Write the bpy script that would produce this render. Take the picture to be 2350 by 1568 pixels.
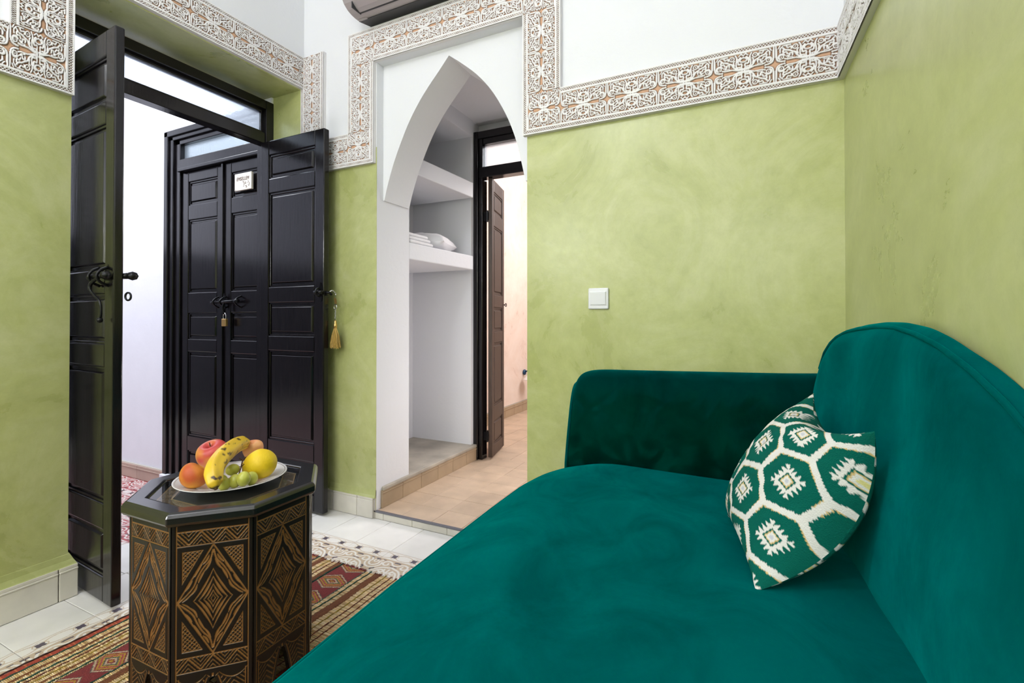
import bpy, bmesh, math, random
import numpy as np
from mathutils import Vector, Matrix

random.seed(7)
rng = np.random.default_rng(11)
for o in list(bpy.data.objects):
    bpy.data.objects.remove(o)
scene = bpy.context.scene
COL = scene.collection

# ------------------------------------------------------------------ camera
F = 1108.0
YAW = math.radians(26.0)
PITCH = math.radians(0.5)
cd = bpy.data.cameras.new('camera')
cam = bpy.data.objects.new('camera', cd)
COL.objects.link(cam)
cam.location = (0, 0, 1.0)
cam.rotation_euler = (math.pi / 2 + PITCH, 0, YAW)
cd.sensor_width = 36.0
cd.lens = F / 2350 * 36.0
cd.shift_y = -(784 - 725.33) / 2350
cd.clip_start = 0.02
scene.camera = cam

# ------------------------------------------------------------------ world, light, exposure
w = bpy.data.worlds.new('World')
scene.world = w
w.use_nodes = True
bg = w.node_tree.nodes['Background']
bg.inputs[0].default_value = (0.80, 0.89, 1.0, 1)
bg.inputs[1].default_value = 1.0
scene.view_settings.view_transform = 'Standard'
scene.view_settings.look = 'None'
scene.view_settings.gamma = 1.0
scene.view_settings.use_curve_mapping = False
scene.view_settings.exposure = 0.56


def light(name, kind, loc, energy, color, size=0.1, size_y=None, target=None):
    d = bpy.data.lights.new(name, kind)
    d.energy = energy
    d.color = color
    if kind == 'AREA':
        d.shape = 'RECTANGLE'
        d.size = size
        d.size_y = size_y or size
    else:
        d.shadow_soft_size = size
    o = bpy.data.objects.new(name, d)
    o.location = loc
    if target:
        o.rotation_euler = (Vector(target) - Vector(loc)).to_track_quat('-Z', 'Y').to_euler()
    COL.objects.link(o)
    return o


# daylight over the open patio beyond the double door
light('patio_daylight', 'AREA', (-3.85, 0.75, 3.35), 62, (0.90, 0.93, 1.0), 2.4, 1.4, (-3.85, 1.7, 0.9))
# added soft fill behind the photographer; no window stands there
light('rear_fill', 'AREA', (-0.95, -2.25, 1.75), 10, (0.92, 0.95, 1.0), 1.5, 1.7, (-0.85, 1.9, 1.3))
# ceiling lamp and two wall lamps of the room (behind the photographer)
light('ceiling_lamp', 'POINT', (-1.02, -0.6, 2.85), 30, (0.96, 0.975, 1.0), 0.13)
light('wall_lamp_light_a', 'POINT', (-2.0, -1.85, 1.85), 38, (0.97, 0.98, 1.0), 0.10)
light('wall_lamp_light_b', 'POINT', (0.14, -1.85, 1.70), 21, (0.97, 0.98, 1.0), 0.10)
# added fill light for the niche, hidden behind the right side of the arch
light('passage_fill', 'POINT', (-0.93, 2.50, 0.62), 3.6, (1.0, 0.965, 0.965), 0.08)
# daylight of the bedroom beyond the passage
light('bedroom_daylight', 'AREA', (-0.6, 4.4, 2.75), 72, (1.0, 0.96, 0.955), 1.4, 2.0, (-2.1, 4.2, 1.8))

# ------------------------------------------------------------------ materials
def nt(name):
    m = bpy.data.materials.new(name)
    m.use_nodes = True
    t = m.node_tree
    return m, t, t.nodes['Principled BSDF'], t.nodes, t.links


def rgb(c):
    return (c[0], c[1], c[2], 1.0)


def simple(name, color, rough=0.5, metal=0.0, coat=0.0, spec=0.5, bump=0.0, bscale=60.0, var=0.0, vscale=6.0):
    m, t, b, N, L = nt(name)
    b.inputs['Base Color'].default_value = rgb(color)
    b.inputs['Roughness'].default_value = rough
    b.inputs['Metallic'].default_value = metal
    b.inputs['Coat Weight'].default_value = coat
    b.inputs['Coat Roughness'].default_value = 0.12
    b.inputs['Specular IOR Level'].default_value = spec
    tc = N.new('ShaderNodeTexCoord')
    if var > 0:
        n = N.new('ShaderNodeTexNoise')
        n.inputs['Scale'].default_value = vscale
        n.inputs['Detail'].default_value = 5
        L.new(tc.outputs['Object'], n.inputs['Vector'])
        r = N.new('ShaderNodeValToRGB')
        r.color_ramp.elements[0].position = 0.3
        r.color_ramp.elements[1].position = 0.7
        r.color_ramp.elements[0].color = rgb([c * (1 - var) for c in color])
        r.color_ramp.elements[1].color = rgb([min(1, c * (1 + var)) for c in color])
        L.new(n.outputs['Fac'], r.inputs['Fac'])
        L.new(r.outputs['Color'], b.inputs['Base Color'])
    if bump > 0:
        n2 = N.new('ShaderNodeTexNoise')
        n2.inputs['Scale'].default_value = bscale
        n2.inputs['Detail'].default_value = 4
        L.new(tc.outputs['Object'], n2.inputs['Vector'])
        bm = N.new('ShaderNodeBump')
        bm.inputs['Strength'].default_value = bump
        bm.inputs['Distance'].default_value = 0.01
        L.new(n2.outputs['Fac'], bm.inputs['Height'])
        L.new(bm.outputs['Normal'], b.inputs['Normal'])
    return m


def tadelakt(name, c1, c2, c3):
    m, t, b, N, L = nt(name)
    tc = N.new('ShaderNodeTexCoord')
    n1 = N.new('ShaderNodeTexNoise'); n1.inputs['Scale'].default_value = 2.6; n1.inputs['Detail'].default_value = 9; n1.inputs['Roughness'].default_value = 0.68; n1.inputs['Distortion'].default_value = 0.6
    n2 = N.new('ShaderNodeTexNoise'); n2.inputs['Scale'].default_value = 22; n2.inputs['Detail'].default_value = 6; n2.inputs['Roughness'].default_value = 0.7
    for n in (n1, n2):
        L.new(tc.outputs['Object'], n.inputs['Vector'])
    r = N.new('ShaderNodeValToRGB')
    e = r.color_ramp.elements
    e[0].position = 0.33; e[0].color = rgb(c1)
    e[1].position = 0.68; e[1].color = rgb(c3)
    k = e.new(0.5); k.color = rgb(c2)
    L.new(n1.outputs['Fac'], r.inputs['Fac'])
    mx = N.new('ShaderNodeMix'); mx.data_type = 'RGBA'; mx.blend_type = 'OVERLAY'
    mx.inputs[0].default_value = 0.35
    g = N.new('ShaderNodeMapRange'); g.inputs[1].default_value = 0.3; g.inputs[2].default_value = 0.7; g.inputs[3].default_value = 0.41; g.inputs[4].default_value = 0.59
    L.new(n2.outputs['Fac'], g.inputs[0])
    cmb = N.new('ShaderNodeCombineColor')
    for i in range(3):
        L.new(g.outputs[0], cmb.inputs[i])
    L.new(r.outputs['Color'], mx.inputs[6]); L.new(cmb.outputs['Color'], mx.inputs[7])
    # hairline crazing of the polished lime
    v = N.new('ShaderNodeTexVoronoi'); v.feature = 'DISTANCE_TO_EDGE'; v.inputs['Scale'].default_value = 16
    nd = N.new('ShaderNodeVectorMath'); nd.operation = 'ADD'
    L.new(tc.outputs['Object'], nd.inputs[0])
    sc = N.new('ShaderNodeVectorMath'); sc.operation = 'SCALE'; sc.inputs['Scale'].default_value = 0.16
    L.new(n1.outputs['Color'], sc.inputs[0]); L.new(sc.outputs[0], nd.inputs[1]); L.new(nd.outputs[0], v.inputs['Vector'])
    cr = N.new('ShaderNodeMapRange'); cr.inputs[1].default_value = 0.0; cr.inputs[2].default_value = 0.012; cr.inputs[3].default_value = 0.95; cr.inputs[4].default_value = 1.0
    L.new(v.outputs['Distance'], cr.inputs[0])
    mu = N.new('ShaderNodeMix'); mu.data_type = 'RGBA'; mu.blend_type = 'MULTIPLY'; mu.inputs[0].default_value = 1
    cc = N.new('ShaderNodeCombineColor')
    for i in range(3):
        L.new(cr.outputs[0], cc.inputs[i])
    L.new(mx.outputs[2], mu.inputs[6]); L.new(cc.outputs['Color'], mu.inputs[7])
    L.new(mu.outputs[2], b.inputs['Base Color'])
    rr = N.new('ShaderNodeMapRange'); rr.inputs[1].default_value = 0.35; rr.inputs[2].default_value = 0.65; rr.inputs[3].default_value = 0.25; rr.inputs[4].default_value = 0.37
    L.new(n1.outputs['Fac'], rr.inputs[0]); L.new(rr.outputs[0], b.inputs['Roughness'])
    bp = N.new('ShaderNodeBump'); bp.inputs['Strength'].default_value = 0.05; bp.inputs['Distance'].default_value = 0.01
    L.new(n1.outputs['Fac'], bp.inputs['Height']); L.new(bp.outputs['Normal'], b.inputs['Normal'])
    b.inputs['Specular IOR Level'].default_value = 0.5
    return m


def attr_mat(name, rough=0.6, coat=0.0, bump=0.0, bscale=200, rand=0.0, spec=0.5):
    """colour from the mesh colour attribute 'Col'"""
    m, t, b, N, L = nt(name)
    a = N.new('ShaderNodeAttribute'); a.attribute_name = 'Col'
    out = a.outputs['Color']
    tc = N.new('ShaderNodeTexCoord')
    if rand > 0:
        oi = N.new('ShaderNodeObjectInfo')
        mr = N.new('ShaderNodeMapRange'); mr.inputs[3].default_value = 1 - rand; mr.inputs[4].default_value = 1.0
        L.new(oi.outputs['Random'], mr.inputs[0])
        vm = N.new('ShaderNodeVectorMath'); vm.operation = 'SCALE'
        L.new(out, vm.inputs[0]); L.new(mr.outputs[0], vm.inputs['Scale'])
        out = vm.outputs[0]
    L.new(out, b.inputs['Base Color'])
    b.inputs['Roughness'].default_value = rough
    b.inputs['Coat Weight'].default_value = coat
    b.inputs['Coat Roughness'].default_value = 0.1
    b.inputs['Specular IOR Level'].default_value = spec
    if bump > 0:
        n2 = N.new('ShaderNodeTexNoise'); n2.inputs['Scale'].default_value = bscale; n2.inputs['Detail'].default_value = 3
        L.new(tc.outputs['Object'], n2.inputs['Vector'])
        bm = N.new('ShaderNodeBump'); bm.inputs['Strength'].default_value = bump; bm.inputs['Distance'].default_value = 0.004
        L.new(n2.outputs['Fac'], bm.inputs['Height']); L.new(bm.outputs['Normal'], b.inputs['Normal'])
    return m


def tile_mat(name, color, rough=0.35, rand=0.10, var=0.06, spec=0.5):
    m, t, b, N, L = nt(name)
    tc = N.new('ShaderNodeTexCoord'); oi = N.new('ShaderNodeObjectInfo'); gm = N.new('ShaderNodeNewGeometry')
    n = N.new('ShaderNodeTexNoise'); n.inputs['Scale'].default_value = 9; n.inputs['Detail'].default_value = 6
    L.new(gm.outputs['Position'], n.inputs['Vector'])
    r = N.new('ShaderNodeValToRGB')
    r.color_ramp.elements[0].position = 0.3; r.color_ramp.elements[1].position = 0.7
    r.color_ramp.elements[0].color = rgb([c * (1 - var) for c in color]); r.color_ramp.elements[1].color = rgb([min(1, c * (1 + var)) for c in color])
    L.new(n.outputs['Fac'], r.inputs['Fac'])
    mr = N.new('ShaderNodeMapRange'); mr.inputs[3].default_value = 1 - rand; mr.inputs[4].default_value = 1.0
    L.new(oi.outputs['Random'], mr.inputs[0])
    vm = N.new('ShaderNodeVectorMath'); vm.operation = 'SCALE'
    L.new(r.outputs['Color'], vm.inputs[0]); L.new(mr.outputs[0], vm.inputs['Scale'])
    L.new(vm.outputs[0], b.inputs['Base Color'])
    b.inputs['Roughness'].default_value = rough
    b.inputs['Specular IOR Level'].default_value = spec
    return m


def wood_lacquer(name, color, c2, rough=0.22, scale=(3, 3, 0.4)):
    m, t, b, N, L = nt(name)
    tc = N.new('ShaderNodeTexCoord'); mp = N.new('ShaderNodeMapping'); mp.inputs['Scale'].default_value = scale
    L.new(tc.outputs['Object'], mp.inputs['Vector'])
    n = N.new('ShaderNodeTexNoise'); n.inputs['Scale'].default_value = 24; n.inputs['Detail'].default_value = 7; n.inputs['Roughness'].default_value = 0.65
    L.new(mp.outputs[0], n.inputs['Vector'])
    r = N.new('ShaderNodeValToRGB'); r.color_ramp.elements[0].position = 0.35; r.color_ramp.elements[1].position = 0.7
    r.color_ramp.elements[0].color = rgb(color); r.color_ramp.elements[1].color = rgb(c2)
    L.new(n.outputs['Fac'], r.inputs['Fac']); L.new(r.outputs['Color'], b.inputs['Base Color'])
    rr = N.new('ShaderNodeMapRange'); rr.inputs[3].default_value = rough * 0.75; rr.inputs[4].default_value = rough * 1.5
    L.new(n.outputs['Fac'], rr.inputs[0]); L.new(rr.outputs[0], b.inputs['Roughness'])
    bp = N.new('ShaderNodeBump'); bp.inputs['Strength'].default_value = 0.12; bp.inputs['Distance'].default_value = 0.004
    L.new(n.outputs['Fac'], bp.inputs['Height']); L.new(bp.outputs['Normal'], b.inputs['Normal'])
    return m


def velvet_mat(name, nap):
    """velvet whose pile leans downwards (nap): the shading normal follows the pile"""
    m, t, b, N, L = nt(name)
    tc = N.new('ShaderNodeTexCoord')
    n = N.new('ShaderNodeTexNoise'); n.inputs['Scale'].default_value = 5.5; n.inputs['Detail'].default_value = 6; n.inputs['Roughness'].default_value = 0.6; n.inputs['Distortion'].default_value = 0.8
    mp = N.new('ShaderNodeMapping'); mp.inputs['Scale'].default_value = (1.0, 0.7, 0.6)
    L.new(tc.outputs['Object'], mp.inputs['Vector']); L.new(mp.outputs[0], n.inputs['Vector'])
    r = N.new('ShaderNodeValToRGB'); r.color_ramp.elements[0].position = 0.30; r.color_ramp.elements[1].position = 0.72
    r.color_ramp.elements[0].color = rgb((0.0, 0.060, 0.060)); r.color_ramp.elements[1].color = rgb((0.0, 0.104, 0.102))
    L.new(n.outputs['Fac'], r.inputs['Fac']); L.new(r.outputs['Color'], b.inputs['Base Color'])
    b.inputs['Roughness'].default_value = 0.9
    b.inputs['Specular IOR Level'].default_value = 0.0
    sw = N.new('ShaderNodeMapRange'); sw.inputs[1].default_value = 0.3; sw.inputs[2].default_value = 0.7; sw.inputs[3].default_value = 0.22; sw.inputs[4].default_value = 0.40
    L.new(n.outputs['Fac'], sw.inputs[0]); L.new(sw.outputs[0], b.inputs['Sheen Weight'])
    b.inputs['Sheen Tint'].default_value = (0.0, 0.60, 0.57, 1)
    b.inputs['Sheen Roughness'].default_value = 0.45
    bp = N.new('ShaderNodeBump'); bp.inputs['Strength'].default_value = 0.10; bp.inputs['Distance'].default_value = 0.02
    L.new(n.outputs['Fac'], bp.inputs['Height'])
    # pile direction: downwards, projected on the surface, stronger and weaker in brushed patches
    dn = N.new('ShaderNodeCombineXYZ'); dn.inputs[2].default_value = -1.0
    pr = N.new('ShaderNodeVectorMath'); pr.operation = 'PROJECT'
    L.new(dn.outputs[0], pr.inputs[0]); L.new(bp.outputs['Normal'], pr.inputs[1])
    sb = N.new('ShaderNodeVectorMath'); sb.operation = 'SUBTRACT'
    L.new(dn.outputs[0], sb.inputs[0]); L.new(pr.outputs[0], sb.inputs[1])
    k = N.new('ShaderNodeMapRange'); k.inputs[1].default_value = 0.36; k.inputs[2].default_value = 0.60; k.inputs[3].default_value = nap; k.inputs[4].default_value = nap * 0.5
    n3 = N.new('ShaderNodeTexNoise'); n3.inputs['Scale'].default_value = 9; n3.inputs['Detail'].default_value = 6; n3.inputs['Distortion'].default_value = 1.2
    L.new(tc.outputs['Object'], n3.inputs['Vector']); L.new(n3.outputs['Fac'], k.inputs[0])
    sc = N.new('ShaderNodeVectorMath'); sc.operation = 'SCALE'
    L.new(sb.outputs[0], sc.inputs[0]); L.new(k.outputs[0], sc.inputs['Scale'])
    ad = N.new('ShaderNodeVectorMath'); ad.operation = 'ADD'
    L.new(bp.outputs['Normal'], ad.inputs[0]); L.new(sc.outputs[0], ad.inputs[1])
    no = N.new('ShaderNodeVectorMath'); no.operation = 'NORMALIZE'
    L.new(ad.outputs[0], no.inputs[0]); L.new(no.outputs[0], b.inputs['Normal'])
    return m


def glass_mat(name, tint, rough=0.0, pattern=0.0, ior=1.5):
    m = bpy.data.materials.new(name); m.use_nodes = True
    t = m.node_tree; N = t.nodes; L = t.links
    N.remove(N['Principled BSDF']); out = N['Material Output']
    tr = N.new('ShaderNodeBsdfTransparent'); tr.inputs[0].default_value = rgb(tint)
    gl = N.new('ShaderNodeBsdfGlossy'); gl.inputs['Roughness'].default_value = rough
    fr = N.new('ShaderNodeFresnel'); fr.inputs[0].default_value = ior
    mx = N.new('ShaderNodeMixShader')
    base = tr.outputs[0]
    if pattern > 0:
        tc = N.new('ShaderNodeTexCoord')
        v = N.new('ShaderNodeTexVoronoi'); v.inputs['Scale'].default_value = pattern; v.feature = 'DISTANCE_TO_EDGE'; v.inputs['Randomness'].default_value = 0.25
        L.new(tc.outputs['Object'], v.inputs['Vector'])
        bp = N.new('ShaderNodeBump'); bp.inputs['Strength'].default_value = 0.8; bp.inputs['Distance'].default_value = 0.004
        L.new(v.outputs['Distance'], bp.inputs['Height'])
        L.new(bp.outputs['Normal'], gl.inputs['Normal'])
        tl = N.new('ShaderNodeBsdfTranslucent'); tl.inputs[0].default_value = (0.9, 0.94, 1, 1)
        L.new(bp.outputs['Normal'], tl.inputs['Normal'])
        rf = N.new('ShaderNodeBsdfRefraction'); rf.inputs['IOR'].default_value = 1.25; rf.inputs['Roughness'].default_value = 0.08; rf.inputs[0].default_value = rgb(tint)
        L.new(bp.outputs['Normal'], rf.inputs['Normal'])
        m2 = N.new('ShaderNodeMixShader'); m2.inputs[0].default_value = 0.45
        L.new(rf.outputs[0], m2.inputs[1]); L.new(tl.outputs[0], m2.inputs[2])
        m3 = N.new('ShaderNodeMixShader'); m3.inputs[0].default_value = 0.75
        L.new(tr.outputs[0], m3.inputs[1]); L.new(m2.outputs[0], m3.inputs[2])
        base = m3.outputs[0]
    ge = N.new('ShaderNodeNewGeometry')       # reflect on the outer side only; no trapped light inside the thin sheet
    iv = N.new('ShaderNodeMath'); iv.operation = 'SUBTRACT'; iv.inputs[0].default_value = 1.0
    L.new(ge.outputs['Backfacing'], iv.inputs[1])
    ml = N.new('ShaderNodeMath'); ml.operation = 'MULTIPLY'
    L.new(fr.outputs[0], ml.inputs[0]); L.new(iv.outputs[0], ml.inputs[1])
    L.new(ml.outputs[0], mx.inputs[0]); L.new(base, mx.inputs[1]); L.new(gl.outputs[0], mx.inputs[2])
    L.new(mx.outputs[0], out.inputs['Surface'])
    return m


M = {}
M['green'] = tadelakt('lime_green_tadelakt', (0.40, 0.43, 0.155), (0.475, 0.505, 0.21), (0.56, 0.58, 0.30))
M['white'] = simple('white_plaster', (0.80, 0.805, 0.84), 0.75, bump=0.10, bscale=45)
M['hallwhite'] = simple('hall_lime_wash', (0.80, 0.80, 0.85), 0.8, bump=0.10, bscale=22, var=0.02)
M['pink'] = tadelakt('peach_tadelakt', (0.74, 0.57, 0.48), (0.79, 0.64, 0.55), (0.84, 0.71, 0.63))
M['stucco'] = attr_mat('carved_stucco', 0.8)
M['patio'] = simple('brown_patio_wall', (0.125, 0.13, 0.15), 0.8, var=0.2)
M['stuccoslab'] = simple('stucco_slab', (0.78, 0.76, 0.77), 0.8)
M['door'] = wood_lacquer('black_lacquered_wood', (0.0035, 0.003, 0.004), (0.009, 0.007, 0.008), 0.15)
M['doorbrown'] = wood_lacquer('dark_brown_wood', (0.045, 0.026, 0.018), (0.085, 0.052, 0.037), 0.42)
M['iron'] = simple('black_iron', (0.012, 0.012, 0.014), 0.3, 0.6)
M['pane'] = glass_mat('patterned_glass', (0.92, 0.97, 1.0), 0.1, 55)
M['glass'] = glass_mat('table_glass', (0.93, 0.97, 0.97), 0.0, ior=1.75)
M['lacquer'] = simple('black_table_lacquer', (0.010, 0.009, 0.009), 0.25, coat=0.5)
M['carve'] = attr_mat('carved_table_lacquer', 0.32, spec=0.32)
M['creamtile'] = tile_mat('cream_cement_tile', (0.80, 0.775, 0.745), 0.38, 0.08, 0.05)
M['skirt'] = tile_mat('cream_skirting_tile', (0.70, 0.66, 0.58), 0.42, 0.08, 0.09)
M['beigetile'] = tile_mat('beige_cement_tile', (0.60, 0.45, 0.325), 0.45, 0.14, 0.12)
M['tanskirt'] = tile_mat('tan_skirting_tile', (0.44, 0.325, 0.21), 0.45, 0.12, 0.08)
M['pinkskirt'] = tile_mat('hall_skirting_tile', (0.50, 0.36, 0.29), 0.5, 0.08, 0.06)
M['cement'] = simple('polished_cement', (0.40, 0.36, 0.30), 0.5, bump=0.1, var=0.22, vscale=7)
M['grout'] = simple('grout', (0.50, 0.46, 0.40), 0.9)
M['printtile'] = attr_mat('printed_cement_tile', 0.4, rand=0.06)
M['velvet'] = velvet_mat('emerald_velvet', 0.45)
M['velvetarm'] = velvet_mat('emerald_velvet_brushed_down', 6.0)
M['kilim'] = attr_mat('kilim_fabric', 0.9, bump=0.5, bscale=420, spec=0.15)
M['porcelain'] = simple('white_porcelain', (0.86, 0.84, 0.85), 0.12, coat=0.4)
M['rim'] = simple('plate_rim_line', (0.42, 0.36, 0.33), 0.2)
M['acsilver'] = simple('silver_plastic', (0.42, 0.38, 0.39), 0.42, 0.25)
M['acdark'] = simple('dark_grey_plastic', (0.035, 0.034, 0.038), 0.5)
M['switch'] = simple('white_switch_plastic', (0.80, 0.80, 0.84), 0.3)
M['cotton'] = simple('white_cotton', (0.84, 0.83, 0.85), 0.9, bump=0.3, bscale=14)
M['brass'] = simple('brass', (0.78, 0.50, 0.18), 0.3, 0.9)
M['steel'] = simple('steel', (0.60, 0.60, 0.62), 0.25, 1.0)
M['gold'] = attr_mat('gold_thread', 0.55)
M['paper'] = simple('cream_sign_enamel', (0.85, 0.80, 0.70), 0.35)
M['ink'] = simple('brown_sign_paint', (0.16, 0.10, 0.08), 0.5)
M['reed'] = attr_mat('reed', 0.55)
M['wool'] = attr_mat('wool', 0.95, bump=0.6, bscale=300)
M['binding'] = simple('dark_binding', (0.05, 0.02, 0.015), 0.9)
M['zinc'] = simple('zinc_strip', (0.20, 0.20, 0.23), 0.4, 0.6)
M['blue'] = simple('dark_blue_enamel', (0.005, 0.05, 0.13), 0.3)
M['fruit'] = attr_mat('fruit_skin', 0.55, bump=0.12, bscale=260)
M['fruitshine'] = attr_mat('waxy_fruit_skin', 0.38, bump=0.03, bscale=120)
M['stem'] = simple('brown_stem', (0.09, 0.045, 0.015), 0.8)


def grape_mat():
    m, t, b, N, L = nt('green_grape')
    b.inputs['Base Color'].default_value = (0.50, 0.50, 0.085, 1)
    b.inputs['Roughness'].default_value = 0.3
    b.inputs['Subsurface Weight'].default_value = 0.35
    b.inputs['Subsurface Radius'].default_value = (0.012, 0.012, 0.004)
    return m


M['grape'] = grape_mat()

# ------------------------------------------------------------------ mesh helpers
class MB:
    def __init__(s):
        s.v = []; s.f = []

    def add(s, vs, fs):
        k = len(s.v)
        s.v.extend([tuple(p) for p in vs]); s.f.extend([tuple(i + k for i in f) for f in fs])
        return s

    def box(s, x0, x1, y0, y1, z0, z1):
        vs = [(x, y, z) for x in (x0, x1) for y in (y0, y1) for z in (z0, z1)]
        return s.add(vs, [(0, 1, 3, 2), (4, 6, 7, 5), (0, 4, 5, 1), (2, 3, 7, 6), (0, 2, 6, 4), (1, 5, 7, 3)])

    def fbox(s, fn, a0, a1, b0, b1, c0, c1):
        vs = [fn(x, y, z) for x in (a0, a1) for y in (b0, b1) for z in (c0, c1)]
        return s.add(vs, [(0, 1, 3, 2), (4, 6, 7, 5), (0, 4, 5, 1), (2, 3, 7, 6), (0, 2, 6, 4), (1, 5, 7, 3)])

    def prism(s, poly, fn):
        """poly of 2-D points, fn(p, 0/1) -> 3-D"""
        n = len(poly)
        vs = [fn(p, 0) for p in poly] + [fn(p, 1) for p in poly]
        fs = [tuple(range(n))[::-1], tuple(range(n, 2 * n))] + [(i, (i + 1) % n, n + (i + 1) % n, n + i) for i in range(n)]
        return s.add(vs, fs)

    def tube(s, pts, r, n=8, closed=False, cap=True):
        P = [Vector(p) for p in pts]
        m = len(P)
        rs = r if isinstance(r, (list, tuple)) else [r] * m
        vs = []
        up = Vector((0, 0, 1))
        prev = None
        for i, p in enumerate(P):
            if closed:
                d = P[(i + 1) % m] - P[i - 1]
            else:
                d = P[min(i + 1, m - 1)] - P[max(i - 1, 0)]
            d.normalize()
            if prev is None:
                a = d.cross(up)
                if a.length < 1e-3:
                    a = d.cross(Vector((1, 0, 0)))
            else:
                a = prev - d * prev.dot(d)
            a.normalize(); prev = a.copy()
            b = d.cross(a)
            for k in range(n):
                t = 2 * math.pi * k / n
                vs.append(p + (a * math.cos(t) + b * math.sin(t)) * rs[i])
        fs = []
        for i in range(m if closed else m - 1):
            j = (i + 1) % m
            for k in range(n):
                fs.append((i * n + k, i * n + (k + 1) % n, j * n + (k + 1) % n, j * n + k))
        if cap and not closed:
            fs.append(tuple(range(n))[::-1]); fs.append(tuple((m - 1) * n + k for k in range(n)))
        return s.add(vs, fs)

    def lathe(s, prof, c, n=32, axis=None, cap=True):
        """prof: (r, h) list; axis: 3x3 Matrix for orientation"""
        c = Vector(c)
        R = axis or Matrix.Identity(3)
        vs = []
        for r, h in prof:
            for k in range(n):
                t = 2 * math.pi * k / n
                vs.append(c + R @ Vector((r * math.cos(t), r * math.sin(t), h)))
        fs = []
        for i in range(len(prof) - 1):
            for k in range(n):
                fs.append((i * n + k, i * n + (k + 1) % n, (i + 1) * n + (k + 1) % n, (i + 1) * n + k))
        if cap and prof[0][0] > 1e-6:
            fs.append(tuple(range(n))[::-1])
        if cap and prof[-1][0] > 1e-6:
            fs.append(tuple((len(prof) - 1) * n + k for k in range(n)))
        return s.add(vs, fs)

    def grid(s, fn, nu, nv, cu=False):
        """fn(i, j) -> point"""
        vs = [fn(i, j) for i in range(nu) for j in range(nv)]
        fs = []
        for i in range(nu if cu else nu - 1):
            for j in range(nv - 1):
                a = (i + 1) % nu
                fs.append((i * nv + j, a * nv + j, a * nv + j + 1, i * nv + j + 1))
        return s.add(vs, fs)


def finish(o, smooth=False, bevel=0.0, seg=2, parent=None, angle=35):
    COL.objects.link(o)
    me = o.data
    if smooth:
        for p in me.polygons:
            p.use_smooth = True
    if bevel > 0:
        b = o.modifiers.new('bevel', 'BEVEL')
        b.width = bevel; b.segments = seg; b.limit_method = 'ANGLE'; b.angle_limit = math.radians(angle)
    if parent is not None:
        attach(o, parent)
    return o


def world_loc(o):
    l = Vector((0, 0, 0))
    q = o
    while q is not None:
        l += Vector(q.location)
        if q.parent is not None:
            l += q.matrix_parent_inverse.translation
        q = q.parent
    return l


def attach(o, parent):
    o.parent = parent
    o.matrix_parent_inverse = Matrix.Translation(-world_loc(parent))


def mobj(name, mb, mat, parent=None, smooth=False, bevel=0.0, seg=2, fixn=True):
    me = bpy.data.meshes.new(name)
    me.from_pydata(mb.v, [], mb.f)
    if fixn:
        bm = bmesh.new(); bm.from_mesh(me)
        bmesh.ops.recalc_face_normals(bm, faces=bm.faces)
        bm.to_mesh(me); bm.free()
    me.materials.append(mat)
    o = bpy.data.objects.new(name, me)
    return finish(o, smooth, bevel, seg, parent)


def tag(o, label=None, cat=None, group=None, kind=None):
    if label: o['label'] = label
    if cat: o['category'] = cat
    if group: o['group'] = group
    if kind: o['kind'] = kind
    return o


def thing(name, loc, label, cat, group=None):
    o = bpy.data.objects.new(name, None)
    o.empty_display_size = 0.05
    o.location = loc
    COL.objects.link(o)
    return tag(o, label, cat, group)


def struct(name, mb, mat, label=None, **k):
    o = mobj(name, mb, mat, **k)
    o['kind'] = 'structure'
    if label: o['label'] = label
    return o


def struct_empty(name, loc, label):
    o = bpy.data.objects.new(name, None)
    o.empty_display_size = 0.05
    o.location = loc
    COL.objects.link(o)
    o['kind'] = 'structure'; o['label'] = label
    return o


def inst(name, me, loc, parent, rot=None, scale=None):
    o = bpy.data.objects.new(name, me)
    o.location = loc
    if rot is not None: o.rotation_euler = rot
    if scale is not None: o.scale = scale
    COL.objects.link(o)
    attach(o, parent)
    return o


def np_mesh(name, V, Q, mat, col=None, smooth=False):
    """fast quad mesh from numpy arrays, optional per-vertex colours"""
    me = bpy.data.meshes.new(name)
    V = np.asarray(V, dtype=np.float32); Q = np.asarray(Q, dtype=np.int32)
    me.vertices.add(len(V)); me.vertices.foreach_set('co', V.ravel())
    me.loops.add(Q.size); me.loops.foreach_set('vertex_index', Q.ravel())
    me.polygons.add(len(Q)); me.polygons.foreach_set('loop_start', np.arange(0, Q.size, Q.shape[1], dtype=np.int32))
    me.update(calc_edges=True)
    if col is not None:
        a = me.color_attributes.new('Col', 'FLOAT_COLOR', 'POINT')
        c = np.ones((len(V), 4), dtype=np.float32); c[:, :3] = col
        a.data.foreach_set('color', c.ravel())
    if smooth:
        me.polygons.foreach_set('use_smooth', np.ones(len(Q), dtype=bool))
    me.materials.append(mat)
    me.validate()
    return me


def grid_quads(nu, nv):
    i, j = np.meshgrid(np.arange(nu - 1), np.arange(nv - 1), indexing='ij')
    a = (i * nv + j).ravel()
    return np.stack([a, a + nv, a + nv + 1, a + 1], 1)


def crom(pts, n=8):
    P = [np.array(p, float) for p in pts]
    P = [2 * P[0] - P[1]] + P + [2 * P[-1] - P[-2]]
    out = []
    for i in range(1, len(P) - 2):
        for k in range(n):
            t = k / n
            a, b, c, d = P[i - 1], P[i], P[i + 1], P[i + 2]
            out.append(0.5 * ((2 * b) + (-a + c) * t + (2 * a - 5 * b + 4 * c - d) * t * t + (-a + 3 * b - 3 * c + d) * t ** 3))
    out.append(P[-2])
    return np.array(out)


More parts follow.
